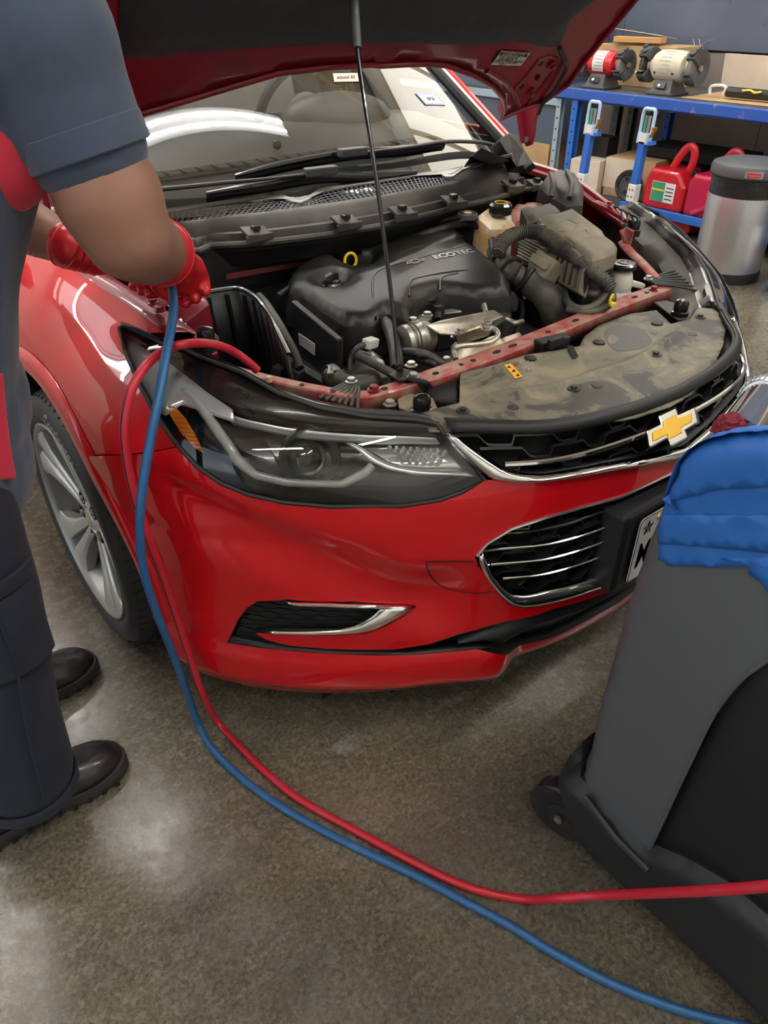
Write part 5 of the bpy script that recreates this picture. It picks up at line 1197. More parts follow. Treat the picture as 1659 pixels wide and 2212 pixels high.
# control unit with cooling fins
T0, T1 = on(1133, 508, z=.835), on(1262, 572, z=.835); B0, B1 = on(1113, 560, z=.785), on(1250, 634, z=.775)
nrm = unit(np.cross(T1 - T0, B0 - T0)); nrm = nrm*np.sign((CAM - T0) @ nrm)
ecu = obj('control_unit', M().prism([T0, T1, B1, B0], -nrm*.03), 'dust', car, smooth=0, bevel=.004)
def EC(a, b, d=0.0): return (T0*(1-a) + T1*a)*(1-b) + (B0*(1-a) + B1*a)*b + nrm*d
for k in range(7): obj('cooling_fin', M().boxp(EC(.02 + .012*k, .16 + k*.115, .009), EC(.47 + .012*k, .16 + k*.115, .009), .005, .022, nrm), 'dust', ecu, smooth=0, bevel=.001)
obj('unit_ridge', M().boxp(EC(.0, .05, .004), EC(1, .05, .004), .012, .012, nrm), 'dusty', ecu, smooth=0, bevel=.003)
for k in range(5): obj('unit_rib', M().boxp(EC(.62 + k*.08, .14, .002), EC(.62 + k*.08, .9, .002), .004, .008, nrm), 'dusty', ecu, smooth=0)
cn = obj('connector', M().boxp(EC(.42, .74, .022), EC(.72, .80, .022), .05, .04, nrm), 'dust', ecu, smooth=0, bevel=.004)
obj('connector_lever', M().boxp(EC(.44, .70, .045), EC(.70, .76, .045), .02, .008, nrm), 'dust', cn, smooth=0, bevel=.002)
# corrugated conduit
cpath = spline(p3([(1075, 548, .83), (1090, 520, .85), (1118, 504, .86), (1156, 501, .865), (1192, 516, .86), (1229, 546, .845), (1266, 578, .825), (1300, 602, .805), (1320, 626, .785)]), 8)
cdt = obj('corrugated_conduit', M().tube(cpath, .0145, 12), 'conduit', car)
LP = resample(cpath, 62)
for i in range(1, 61):
    if 40 < i < 46: continue
    obj('conduit_ring', M().lathe([(.0145, -.002), (.0178, -.001), (.0178, .001), (.0145, .002)], LP[i], LP[min(i+1, 61)] - LP[i-1], 14, caps=False), 'conduit', cdt)
for P_ in ([(1316, 618, .79), (1306, 640, .77), (1285, 660, .755), (1255, 668, .75), (1228, 655, .75), (1218, 626, .76)], [(1320, 628, .78), (1322, 650, .765), (1300, 668, .75), (1262, 675, .745), (1225, 668, .745)], [(1255, 622, .77), (1280, 636, .77), (1310, 622, .78)], [(1180, 600, .78), (1200, 612, .77), (1220, 640, .75)]):
    hose('wiring_harness', P_, .009, 'conduit')
yc = on(1321, 648, z=.775); obj('yellow_clip', M().tube([yc + np.array([.011*math.cos(t), .004*math.cos(t), .011*math.sin(t)]) for t in np.linspace(0, 5.6, 16)], .003, 7).box(yc + np.array([.008, 0, -.012]), (.018, .006, .006)), 'yellow', car)
# coolant bottle
cc = on(1345, 582, z=.78); cb_ = obj('coolant_bottle', M().lathe([(.03, -.10), (.034, -.06), (.028, -.05), (.031, -.03), (.026, -.01), (.022, .0)], cc, (0, 0, 1), 24), 'wtank', car)
cyl('bottle_cap', cc, .03, .018, 'black', cb_, prof=[(.028, 0), (.032, .004), (.032, .013), (.028, .017), (0, .018)])
obj('cap_print', M().tube([cc + np.array([.015*math.cos(t), .015*math.sin(t), .0185]) for t in np.linspace(0, 6.28, 14, endpoint=False)], .0012, 4, True).tube([cc + np.array([-.01, 0, .0185]), cc + np.array([.01, 0, .0185])], .0012, 4), 'letter', cb_)
obj('bottle_neck', M().boxp(cc + np.array([.01, -.01, -.03]), cc + np.array([.055, -.03, -.045]), .02, .014), 'wtank', cb_, bevel=.003)
# air box (lid off), seen as a ribbed black well
rim_px = [(362, 668, .80), (373, 662, .80), (420, 640, .80), (479, 628, .80), (518, 626, .80), (550, 642, .80), (570, 664, .795), (589, 692, .785), (602, 722, .775), (624, 768, .76)]
RW = resample(spline(p3(rim_px), 6), 60)
ab = obj('air_box', M().grid([[p for p in RW], [p + np.array([0.01, -.006, -.10]) for p in RW], [p + np.array([.012, -.01, -.26]) for p in RW]]), 'mblack', car, smooth=60, solid=.004)
obj('box_rim', M().tube([p + np.array([0, 0, .002]) for p in RW], .0055, 8), 'black', ab)
for i in range(4, 58, 5): obj('wall_rib', M().boxp(RW[i] + np.array([-.002, -.010, -.006]), RW[i] + np.array([.01, -.018, -.22]), .006, .014, (0, 1, 0)), 'black', ab, smooth=0)
obj('box_bottom', M().prism([on(u, v, z=.62) for u, v in [(400, 760), (600, 760), (640, 850), (470, 850)]], (0, 0, -.02)), 'deep', ab, smooth=0)
for k, (u, v) in enumerate(((374, 700), (386, 706), (398, 714), (408, 724))):
    obj('duct_rib', M().tube(spline(p3([(u-8, v-22, .79), (u-2, v-6, .785), (u+6, v+14, .775), (u+24, v+30, .765)]), 4), .005, 6), 'black', ab)
hose('wiring_harness', [(560, 640, .79), (574, 656, .795), (590, 680, .79), (606, 706, .78), (622, 736, .765), (636, 762, .75), (648, 796, .73)], .009, 'dusty')
hose('wiring_harness', [(600, 640, .77), (625, 622, .775), (640, 612, .77)], .007, 'mblack')
for u, v, q in ((622, 790, .71), (600, 806, .70), (640, 812, .71)):
    obj('plug', M().box(on(u, v, z=q), (.03, .022, .03), (.3, .2, .6)), 'mblack', car, bevel=.003, smooth=0)
# label on the block side
lq = p3([(634, 724, .735), (669, 748, .735), (669, 773, .705), (636, 748, .705)])
ln = unit(np.cross(lq[1] - lq[0], lq[3] - lq[0])); ln = ln if ln[1] < 0 else -ln
lbk = obj('engine_label', M().prism([p + ln*.012 for p in lq], ln*.001), 'white', blk, smooth=0)
e1_, e2_ = lq[1] - lq[0], lq[0] - lq[3]; lc_ = sum(lq)/4 + ln*.0135
obj('label_print', M().text('696', .021, lc_ + e2_*.12, e1_, e2_, .0002, bold=.0006), 'print', lbk, smooth=0, fixn=False)
obj('label_print', M().text('||| || |||| | |||', .011, lc_ - e2_*.25, e1_, e2_, .0002, bold=.0003), 'print', lbk, smooth=0, fixn=False)
# brackets, sensor and shiny casting in front of the cover
cst, _ = shell('cast_bracket', [(770, 775, .70), (800, 752, .72), (830, 768, .72), (842, 800, .70), (800, 815, .69), (765, 805, .69)], 'alu', rnd=.02, depth=.06, crown=.02)
obj('bracket_web', M().boxp(on(790, 760, z=.73), on(776, 800, z=.69), .006, .03), 'alu', cst, smooth=0, bevel=.002)
sn = obj('sensor', M().lathe([(.016, 0), (.018, .02), (.014, .03), (.014, .045), (0, .045)], on(812, 728, z=.72), (.1, .0, 1), 18), 'mblack', car)
obj('sensor_plug', M().box(on(800, 741, z=.75), (.035, .022, .02), (.1, .2, .35)), 'wtank', sn, bevel=.003, smooth=0)
hose('sensor_cable', [(795, 742, .75), (772, 752, .75), (758, 775, .73), (756, 800, .71)], .006)
hose('braided_sleeve', [(824, 690, .75), (838, 705, .755), (848, 730, .75), (855, 765, .74), (858, 795, .725)], .014, 'rubber')
hose('coolant_hose', [(772, 768, .74), (800, 782, .735), (830, 798, .73), (856, 812, .72)], .009, 'dusty')
hose('coolant_hose', [(870, 760, .735), (900, 762, .74), (930, 770, .735), (955, 786, .725), (972, 796, .71)], .009)
hose('coolant_hose', [(900, 775, .72), (935, 785, .725), (955, 795, .71)], .008)
hose('breather_pipe', [(895, 646, .765), (920, 650, .765), (944, 648, .765), (946, 668, .755), (946, 690, .74)], .008, 'mblack')
cyl('vacuum_valve', on(946, 696, z=.725), .014, .04, 'mblack', car)
obj('cam_housing', M().boxp(on(890, 700, z=.71), on(1000, 680, z=.72), .08, .06), 'alu', car, smooth=0, bevel=.012)
for u, v, z in ((923, 682, .757), (892, 694, .755), (965, 780, .72), (986, 728, .75), (888, 790, .74)): bolt(u, v, z, blk)
# turbo inlet, heat shield and housing
tc0 = on(880, 738, z=.74); tax = unit(on(925, 728, z=.74) - tc0)
tb_ = obj('turbo_inlet', M().lathe([(.030, -.012), (.035, -.010), (.036, .0), (.033, .004), (.033, .03), (.036, .034), (.034, .05), (.028, .058), (0, .058)], tc0, tax, 32), 'alu', car)
for d in (.008, .016, .036): obj('clamp_ring', M().lathe([(.0345, d-.002), (.037, d), (.0345, d+.002)], tc0, tax, 32, caps=False), 'bolt', tb_, solid=.001)
hs = obj('heat_shield', M().prism(p3([(922, 702, .775), (950, 692, .78), (1066, 669, .785), (1087, 682, .78), (1060, 694, .775), (1056, 702, .77), (992, 722, .77), (950, 720, .772)]), (0, 0, -.003)), 'shield', car, smooth=0, bevel=.001)
obj('shield_skirt', M().grid([p3([(985, 722, .77), (1056, 702, .77), (1062, 694, .775)]), p3([(988, 745, .74), (1054, 724, .74), (1062, 712, .745)])]), 'shield', hs, smooth=0, solid=.002)
for u, v in ((995, 717), (1052, 698), (1050, 712)): bolt(u, v, .775, hs, .008)
hh, _ = shell('turbine_housing', [(975, 735, .735), (1000, 722, .75), (1060, 715, .75), (1130, 710, .745), (1146, 722, .74), (1100, 745, .725), (1040, 770, .715), (992, 778, .71), (975, 758, .72)], 'shield', rnd=.025, depth=.05, crown=.012)
hose('oil_pipe', [(985, 776, .735), (982, 758, .745), (992, 748, .755), (1030, 744, .755), (1062, 738, .755), (1076, 724, .76), (1070, 712, .765), (1055, 706, .768)], .0055, 'shield')
hose('oil_pipe', [(1095, 690, .74), (1112, 698, .74), (1128, 694, .735)], .006, 'alu')
obj('spring_hose', M().tube(spline(p3([(1044, 655, .76), (1046, 665, .755), (1050, 676, .75)]), 4), .007, 8), 'shield', car)
# bellows and clamp at the front left of the engine
bl_ = hose('charge_bellows', [(712, 812, .70), (745, 826, .70), (780, 832, .70), (812, 822, .70)], .022, 'dusty')
for k in range(7):
    t = k/6; a = on(755 + 50*t, 828 - 3*t, z=.70); obj('bellow_ring', M().lathe([(.022, -.003), (.027, 0), (.022, .003)], a, (1, .25, 0), 20, caps=False), 'dusty', bl_, solid=.001)
obj('hose_clamp', M().lathe([(.024, -.008), (.026, -.008), (.026, .008), (.024, .008)], on(718, 814, z=.70), (1, .1, 0), 24, caps=False), 'bolt', bl_, solid=.001)
obj('clamp_screw', M().boxp(on(714, 812, z=.74), on(716, 796, z=.745), .012, .012).lathe([(.007, 0), (.007, .008), (0, .009)], on(720, 800, z=.745), (0, -.5, 1), 10), 'bolt', bl_, smooth=0)

# ------------------------------------------------------------------ radiator support (tie bar)
bar_px = [(440, 776, .745), (500, 796, .742), (560, 812, .738), (640, 830, .738), (745, 850, .738), (790, 852, .738), (850, 836, .74), (930, 810, .742), (1060, 765, .742), (1170, 722, .742), (1300, 668, .742), (1380, 638, .742), (1436, 618, .742)]
BR = resample(p3(bar_px), 80)
def barw(i): return .011 + .010*sstep(18, 34, i)
rows = []
tan = [unit(BR[min(i+1, 79)] - BR[max(i-1, 0)]) for i in range(80)]
sid = [unit(np.array([t[1], -t[0], 0])) for t in tan]
for a_, dz in ((-1, -.032), (-1, -.002), (-.85, 0), (.85, 0), (1, -.002), (1, -.032)):
    rows.append([p + s_*barw(i)*a_ + np.array([0, 0, dz]) for i, (p, s_) in enumerate(zip(BR, sid))])
tie = obj('radiator_support', M().grid(rows), 'red_dusty', car, smooth=30, solid=.002)
for u, v, k in ((530, 803, .6), (652, 829, .7), (726, 845, .8), (838, 837, 1), (879, 826, .9), (939, 809, 1.1), (1000, 788, .7), (1023, 780, .9), (1069, 764, 1.7), (1111, 748, 2), (1183, 720, .9), (1248, 692, 1.8), (1276, 680, 1.5), (1312, 665, .9), (1373, 644, 1.6), (1400, 633, 1)):
    p = on(u, v, z=.7425); i = int(np.argmin([np.linalg.norm(b[:2] - p[:2]) for b in BR])); c = BR[i] + sid[i]*float(np.clip((p - BR[i]) @ sid[i], -.004, .004)); d = tan[i]; n_ = 16
    m = M(); L_ = .0065*k; w2 = .0055
    m.prism([c + d*L_*math.cos(t) + sid[i]*w2*math.sin(t) + np.array([0, 0, .0004]) for t in np.linspace(0, 2*math.pi, n_, endpoint=False)], (0, 0, .0026)); obj('slot_hole', m, 'deep', tie, smooth=0)
bolt(808, 842, .743, tie, .009, 'red_in'); bolt(1412, 626, .745, tie, .008, 'red_in'); bolt(1383, 648, .73, tie, .006)
obj('latch_bracket', M().boxp(on(1160, 752, z=.735), on(1222, 736, z=.735), .03, .03), 'mblack', tie, smooth=0, bevel=.004)
obj('latch_clip', M().boxp(on(1185, 745, z=.75), on(1215, 735, z=.75), .012, .02), 'mblack', tie, smooth=0, bevel=.002)
obj('latch_slot', M().prism(p3([(1225, 748, .741), (1236, 746, .741), (1250, 770, .741), (1238, 774, .741)]), (0, 0, .0005)), 'deep', tie, smooth=0)
obj('rod_bracket', M().prism(p3([(838, 812, .748), (866, 798, .748), (902, 806, .748), (900, 820, .748), (862, 826, .748)]), (0, 0, .004)), 'mblack', tie, smooth=0, bevel=.001)
# uprights towards the headlights
r1 = hose('support_strut', [(1432, 622, .735), (1415, 600, .745), (1390, 572, .755), (1362, 545, .765), (1345, 525, .77)], .014, 'red_dusty', flat=.6)
r2 = obj('stop_bracket', M().prism(p3([(1338, 498, .81), (1352, 492, .812), (1368, 500, .812), (1360, 532, .77), (1346, 530, .77)]), (.012, .004, 0)), 'red_dusty', car, smooth=0, bevel=.002)
m = M().prism(p3([(1280, 435, .855), (1292, 432, .855), (1310, 440, .855), (1326, 444, .85), (1360, 470, .835), (1352, 474, .835), (1316, 452, .85)]), (0, 0, -.01)); obj('fender_bracket', m, 'red_in', car, smooth=0, bevel=.001); bolt(1316, 443, .856, car, .008, 'red_in')
m = M().prism(p3([(418, 728, .80), (430, 716, .805), (462, 716, .805), (474, 728, .80), (470, 764, .77), (458, 768, .77), (450, 742, .79)]), (0, .006, -.004)); obj('stop_bracket', m, 'red_dusty', car, smooth=0, bevel=.002)
def stop(u, v, z, mt='black'):
    c = on(u, v, z=z); return obj('rubber_stop', M().lathe([(.020, -.03), (.020, -.014), (.016, -.012), (.0165, .004), (.014, .012), (.008, .015), (0, .016)], c, (0, 0, 1), 22), mt, car)
stop(911, 868, .74); stop(444, 722, .82); stop(1472, 660, .745); stop(1370, 484, .82)
m = M().prism(p3([(858, 862, .725), (880, 848, .727), (935, 858, .727), (945, 880, .722), (905, 893, .72), (862, 880, .722)]), (0, 0, -.004)); stb = obj('stop_plate', m, 'dust', car, smooth=0, bevel=.002); bolt(842, 874, .727, stb)
m = M().prism(p3([(1412, 652, .73), (1440, 648, .73), (1500, 668, .727), (1490, 690, .722), (1462, 690, .722)]), (0, 0, -.004)); obj('stop_plate', m, 'dusty', car, smooth=0, bevel=.002)
# comb shaped brackets between bar and headlights
for A0, A1, B0_, B1_, z in (((752, 826), (776, 836), (690, 860), (772, 882), .735), ((1396, 604), (1414, 614), (1492, 578), (1508, 628), .742)):
    for k in range(7):
        t = k/6; a = on(A0[0]*(1-t) + A1[0]*t, A0[1]*(1-t) + A1[1]*t, z=z + .008); b = on(B0_[0]*(1-t) + B1_[0]*t, B0_[1]*(1-t) + B1_[1]*t, z=z - .005)
        obj('bracket_finger', M().tube(spline([a, (a + b)/2 + np.array([0, 0, .003]), b], 4), .0032, 6), 'dusty', car)
    bolt((A0[0]+A1[0])/2 - 5, (A0[1]+A1[1])/2 - 6, z + .010, car, .008)
for k in range(3): obj('grab_finger', M().tube(spline(p3([(882 + k*10, 818 + k*2, .752), (900 + k*10, 822 + k*2, .752), (915 + k*8, 840 - k*2, .735)]), 4), .0045, 6), 'mblack', car)
bolt(893, 815, .752, car, .009)
obj('bracket_duct', M().prism(p3([(905, 832, .73), (985, 806, .73), (992, 868, .725), (935, 862, .725)]), (0, 0, -.03)), 'mblack', car, smooth=0, bevel=.005)
for k in range(4): obj('grab_finger', M().tube(spline(p3([(1326 + k*12, 446 + k*6, .85), (1340 + k*12, 452 + k*6, .85), (1346 + k*10, 478 + k*2, .835)]), 4), .003, 6), 'mblack', car)
cyl('white_clip', on(582, 824, z=.745), .006, .01, 'tank', car)
# black seal strip along the back of each headlight
for s in (1, -1):
    back = [Spt(p[0], p[1], -.004) for p in HLp[2:14]]; back = [np.array([s*p[0], p[1], p[2]]) for p in resample(back, 30)]
    rows = [[p + np.array([0, d, h]) for p in back] for d, h in ((0, .002), (.012, .010), (.026, .008), (.034, -.004), (.05, -.008), (.055, -.05))]
    obj('headlight_seal', M().grid(rows), 'black', car, smooth=50, solid=.002)
    obj('lamp_shroud', M().grid([[p + np.array([0, .05, -.008]) for p in back], [p + np.array([-s*-.02, .10, -.03]) for p in back], [p + np.array([-s*-.03, .12, -.12]) for p in back]]), 'dusty' if s == -1 else 'mblack', car, smooth=40, solid=.002)

# ------------------------------------------------------------------ dusty radiator cover panel
rc_px = [(909, 895), (950, 880), (992, 869), (994, 805), (1060, 790), (1138, 766), (1176, 760), (1252, 748), (1262, 728), (1293, 704), (1362, 678), (1417, 671), (1449, 700), (1490, 690), (1508, 664), (1550, 668), (1572, 682),
         (1562, 745), (1533, 806), (1497, 840), (1450, 868), (1357, 895), (1220, 914), (1083, 920), (928, 920)]
poly = [np.array(on(u, v, z=.738)[:2]) for u, v in rc_px]
front_c = lambda x: S(x, .735)
ridge = spline([on(u, v, z=.738)[:2] for u, v in [(1050, 858), (1150, 845), (1250, 822), (1350, 788), (1420, 752), (1478, 715)]], 10)
def rcz(x, y):
    d = min(math.hypot(x - q[0], y - q[1]) for q in ridge)
    return .7385 + .008*(1 - sstep(.004, .016, d)) - .010*sstep(.03, 0, y - front_c(x)) + .002*math.sin(x*23)*math.sin(y*31)
panel = obj('radiator_cover', M().patch(poly, [], lambda p: np.array([p[0], p[1], rcz(p[0], p[1])]), .009), 'dustpanel' if 'dustpanel' in MT else 'dust', car, smooth=60, solid=.003)
def dust_panel():
    m = mat('dust_stained_black_panel', (0.03, 0.03, 0.03), 0.55); n = m.node_tree; b = n.nodes['Principled BSDF']; tc = n.nodes.new('ShaderNodeTexCoord')
    def tx(s, d, dist=0):
        t = n.nodes.new('ShaderNodeTexNoise'); t.inputs['Scale'].default_value = s; t.inputs['Detail'].default_value = d; t.inputs['Roughness'].default_value = .65; t.inputs['Distortion'].default_value = dist
        n.links.new(tc.outputs['Object'], t.inputs['Vector']); return t
    a = tx(7, 8, 1.2); r = n.nodes.new('ShaderNodeValToRGB'); n.links.new(a.outputs['Fac'], r.inputs['Fac']); e = r.color_ramp.elements
    e[0].position = .36; e[0].color = (0.045, 0.043, 0.04, 1); e[1].position = .62; e[1].color = (0.24, 0.205, 0.13, 1)
    for p_, c_ in ((.44, (0.06, 0.055, 0.045, 1)), (.46, (0.13, 0.115, 0.08, 1)), (.55, (0.17, 0.15, 0.105, 1))):
        q = e.new(p_); q.color = c_
    n.links.new(r.outputs['Color'], b.inputs['Base Color']); return m
panel.data.materials[0] = dust_panel()
MT['wiped'] = mat('wiped_black_panel', (0.06, 0.062, 0.06), 0.5)
wp = [on(u, v, z=.7405) for u, v in spline([(1305, 718), (1330, 700), (1375, 704), (1400, 722), (1405, 742), (1350, 756), (1318, 748)], 5, True)]
obj('wiped_patch', M().prism([np.array([p[0], p[1], rcz(p[0], p[1]) + .0004]) for p in wp], (0, 0, .0003)), 'wiped', panel, smooth=0)
for u, v in ((1000, 887), (1240, 838), (1417, 764), (1513, 684)):
    c = on(u, v, z=.74); c[2] = rcz(c[0], c[1]); k = obj('push_pin', M().lathe([(.0125, 0), (.012, .002), (.006, .002), (.0062, .007), (0, .0075)], c, (0, 0, 1), 16), 'dusty', panel)
for u, v in ((1146, 773), (1294, 741), (1420, 697)):
    c = on(u, v, z=.74); c[2] = rcz(c[0], c[1]); obj('push_pin', M().lathe([(.013, 0), (.0125, .003), (.007, .004), (0, .004)], c, (0, 0, 1), 18), 'mblack', panel)
for u, v in ((1108, 880), (1290, 832), (1495, 722)):
    c = on(u, v, z=.74); c[2] = rcz(c[0], c[1]); obj('moulded_disc', M().lathe([(.011, 0), (.010, .0015), (0, .0018)], c, (0, 0, 1), 18), 'dusty', panel)
# warning label: orange strip plus white symbols
def onp(u, v, d=.001): c = on(u, v, z=.739); c[2] = rcz(c[0], c[1]) + d; return c
obj('warning_strip', M().prism([onp(u, v) for u, v in [(1089, 790), (1104, 787), (1129, 815), (1113, 820)]], (0, 0, .0004)), 'orange', panel, smooth=0)
for (u, v) in ((1100, 795), (1110, 804), (1119, 813)):
    obj('warning_symbol', M().prism([onp(u-5, v+2, .0016), onp(u+4, v+2, .0016), onp(u-1, v-4, .0016)], (0, 0, .0002)), 'print', panel, smooth=0)
for q, (u, v, du, dv) in enumerate(((1114, 787, 9, 3), (1126, 783, 6, 3), (1136, 780, 8, 4), (1114, 799, 8, 3), (1134, 796, 16, 2), (1127, 806, 6, 3), (1146, 798, 7, 5), (1142, 810, 14, 2))):
    obj('label_symbol', M().tube([onp(u-du/2, v-dv/2, .0015), onp(u+du/2, v-dv, .0015), onp(u+du/2+1, v+dv/2, .0015), onp(u-du/2+1, v+dv, .0015)], .0006, 4, True), 'letter' if q else 'gasred', panel, smooth=0)
obj('label_print', M().text('R-134a', .008, onp(1140, 800, .0016), onp(1160, 793) - onp(1120, 806), onp(1136, 785) - onp(1143, 812), .0002), 'letter', panel, smooth=0, fixn=False)
# dark trough at the front edge
obj('panel_front_edge', M().tube([np.array([x, S(x, .742) - .0 + .002, .738]) for x in np.linspace(-.42, .42, 50)], .006, 8), 'mblack', panel)

# ================================================================== THE MECHANIC
MT['navy'] = mat('navy_work_cloth', (0.008, 0.012, 0.024), 0.85, sheen=.05, bump=(14, .25, .01))
MT['shirt'] = mat('slate_blue_shirt_cloth', (0.045, 0.064, 0.105), 0.85, sheen=.2, bump=(7, .35, .015))
MT['shirtred'] = mat('red_shirt_panel', (0.50, 0.015, 0.045), 0.8, sheen=.2)
MT['skin'] = mat('brown_skin', (0.27, 0.132, 0.088), 0.48, spec=.4, noise=(9, .35, .7, (0.33, 0.17, 0.12)), bump=(60, .12, .002))
MT['glove'] = mat('red_nitrile_glove', (0.58, 0.012, 0.02), 0.36, 0, .2, bump=(45, .35, .003))
MT['leather'] = mat('black_boot_leather', (0.02, 0.019, 0.018), 0.32, 0, .35, bump=(28, .35, .004))
MT['sole'] = mat('black_rubber_sole', (0.028, 0.026, 0.023), 0.75)
MT['hair'] = mat('black_hair', (0.01, 0.009, 0.008), 0.8)
person = thing('person', 'mechanic in slate blue shirt and red gloves reaching into the engine bay', 'person', (-1.18, .62, 0))
def blob(name, tubes, mt, parent, vox=.011, it=6, extra=None):
    m = M()
    for pts, rad, *fl in tubes:
        P = spline(pts, 6); R = np.interp(np.linspace(0, 1, len(P)), np.linspace(0, 1, len(rad)), rad)
        m.tube(P, list(R), 20, flat=fl[0] if fl else 1.0, hint=fl[1] if len(fl) > 1 else (0, 0, 1))
        m.ball(P[0], R[0]*.98 if not fl else (R[0]*.9,)*3, 16, 10); m.ball(P[-1], R[-1]*.98 if not fl else (R[-1]*.9,)*3, 16, 10)
    if extra: extra(m)
    o = obj(name, m, mt, parent, smooth=180)
    k = o.modifiers.new('r', 'REMESH'); k.mode = 'VOXEL'; k.voxel_size = vox; k.use_smooth_shade = True
    k = o.modifiers.new('s', 'SMOOTH'); k.iterations = it; k.factor = .6
    return o
A = np.array
sleeve_end = on(194, 335, y=.42); elbow = on(272, 505, y=.40); wrist = on(368, 556, y=.60); sh_r = on(150, 5, y=.45); sh_r = A([-.885, .45, 1.315])
lw = on(150, 533, y=.74); le = on(20, 470, y=.84); sh_l = A([-.90, .78, 1.33])
def face(m):
    hc = A([-.80, .60, 1.60]); f = unit((.75, .05, -.5)); u = unit((.5, 0, .8))
    m.ball(hc, (.085, .078, .105), 24, 16, (0, .5, 0)); m.ball(hc + f*.05 - u*.055, (.05, .05, .045), 16, 10)
    m.ball(hc + f*.098 - u*.012, (.016, .013, .020), 10, 8)                       # nose
    for s in (-1, 1):
        m.ball(hc + A([0, s*.079, 0]) - u*.005, (.018, .009, .028), 12, 8)          # ears
        m.ball(hc + f*.074 + u*.020 + A([0, s*.03, 0]), (.014, .02, .01), 10, 6)    # brow
    m.ball(hc + f*.088 - u*.048, (.012, .024, .009), 10, 6)                       # mouth
body = blob('body', [
    ([(-1.16, .60, .84), (-1.09, .60, 1.0), (-1.0, .60, 1.2), (-.93, .60, 1.34)], [.10, .11, .12, .09]),
    ([(-.93, .60, 1.36), (-.86, .60, 1.46), (-.82, .60, 1.54)], [.06, .058, .056]),
    ([sh_r, (sh_r + sleeve_end)/2, sleeve_end, (sleeve_end*.45 + elbow*.55), elbow], [.062, .064, .066, .072, .062]),
    ([elbow, elbow*.6 + wrist*.4 + A([0, 0, -.004]), wrist], [.062, .056, .036]),
    ([sh_l, (sh_l + le)/2, le], [.06, .055, .05]), ([le, (le + lw)/2, lw], [.05, .045, .033])], 'skin', person, .008, 8, face)
hc = A([-.80, .60, 1.60]); f_ = unit((.75, .05, -.5)); u_ = unit((.5, 0, .8))
for s in (-1, 1):
    e_ = obj('eye', M().ball(hc + f_*.083 + u_*.008 + A([0, s*.03, 0]), .011, 12, 8), 'white', body); obj('iris', M().ball(hc + f_*.0915 + u_*.008 + A([0, s*.03, 0]), .0045, 8, 6), 'hair', e_)
obj('hair', M().ball(hc + u_*.012 - f_*.012, (.089, .083, .108), 24, 14, (0, .5, 0)), 'hair', body)
shirt = blob('shirt', [
    ([(-1.16, .60, .78), (-1.11, .60, .92), (-1.075, .60, 1.04), (-1.0, .60, 1.2), (-.95, .60, 1.30)], [.19, .19, .19, .20, .17], .72, (1, 0, 0)),
    ([sh_r + A([-.04, .12, .0]), sh_r, (sh_r*.55 + sleeve_end*.45), sleeve_end*.93 + sh_r*.07], [.10, .092, .086, .080]),
    ([sh_l + A([-.03, -.12, 0]), sh_l, (sh_l + le)/2], [.10, .09, .082]),
    ([sh_r + A([-.05, .02, -.02]), (-.95, .6, 1.33), sh_l + A([-.05, -.02, -.02])], [.10, .115, .10]),
    ([(-1.16, .60, .74), (-1.14, .60, .84)], [.19, .19], .76, (1, 0, 0))], 'shirt', person, .010, 6)
d_ = unit(sleeve_end - sh_r)
obj('sleeve_hem', M().lathe([(.0795, -.03), (.0818, -.028), (.0818, .004), (.079, .006), (.068, .005)], sleeve_end - d_*.004, d_, 40, caps=False), 'shirt', shirt, solid=.002)
obj('collar', M().tube([A([-.885, .60, 1.425]) + A([.058*math.cos(t), .085*math.sin(t), .02*math.sin(t)**2 - .03*math.cos(t)]) for t in np.linspace(0, 6.283, 28, endpoint=False)], .016, 8, True), 'shirtred', shirt)
pc_ = on(-25, 315, y=.46)
sp = obj('side_panel', M().ball(pc_, (.082, .052, .082), 28, 18, (.0, .35, 0)), 'shirtred', shirt)
lowp = [on(u, v, y=.455) for u, v in [(-60, 800), (4, 800), (10, 880), (20, 960), (33, 1030), (-60, 1034)]]
obj('side_panel', M().prism(lowp, (0, -.012, 0)), 'shirtred', shirt, smooth=0, bevel=.005)
obj('shirt_skirt', M().grid([[(-1.16 + .155*math.cos(t), .60 + .17*math.sin(t), z) for t in np.linspace(0, 6.283, 40, endpoint=False)] for z in (.86, .80, .735)], closed_u=True), 'shirt', shirt, smooth=60, solid=.003)
tr = blob('trousers', [
    ([(-1.17, .60, .93), (-1.17, .60, .84), (-1.17, .60, .78)], [.16, .165, .165], .78, (1, 0, 0)),
    ([(-1.17, .53, .80), (-1.165, .505, .64), (-1.16, .50, .48), (-1.185, .495, .28), (-1.20, .49, .115)], [.125, .108, .092, .088, .092]),
    ([(-1.17, .69, .80), (-1.165, .73, .60), (-1.16, .76, .46), (-1.19, .79, .26), (-1.20, .795, .115)], [.12, .105, .092, .085, .090])], 'navy', person, .011, 7)
for z, w_, h in ((.60, .15, .03), (.50, .14, .16)):
    cpos = A([-1.155, .395, z]) if z > .55 else A([-1.15, .405, z])
    rows = [[(-1.16 + r_*math.sin(t), .50 - r_*math.cos(t)*1.0, zz) for t in np.linspace(-.5, .9, 12)] for zz, r_ in ((z - h/2, .098 if z < .55 else .105), (z + h/2, .102 if z < .55 else .110))]
    obj('cargo_pocket' if h > .1 else 'pocket_flap', M().grid(rows), 'navy', tr, smooth=60, solid=.007, offset=0, bevel=.002)
obj('side_seam', M().tube([(-1.15, .385, .74), (-1.15, .39, .60), (-1.15, .398, .45), (-1.175, .40, .28), (-1.19, .395, .12)], .002, 6), 'navy', tr)
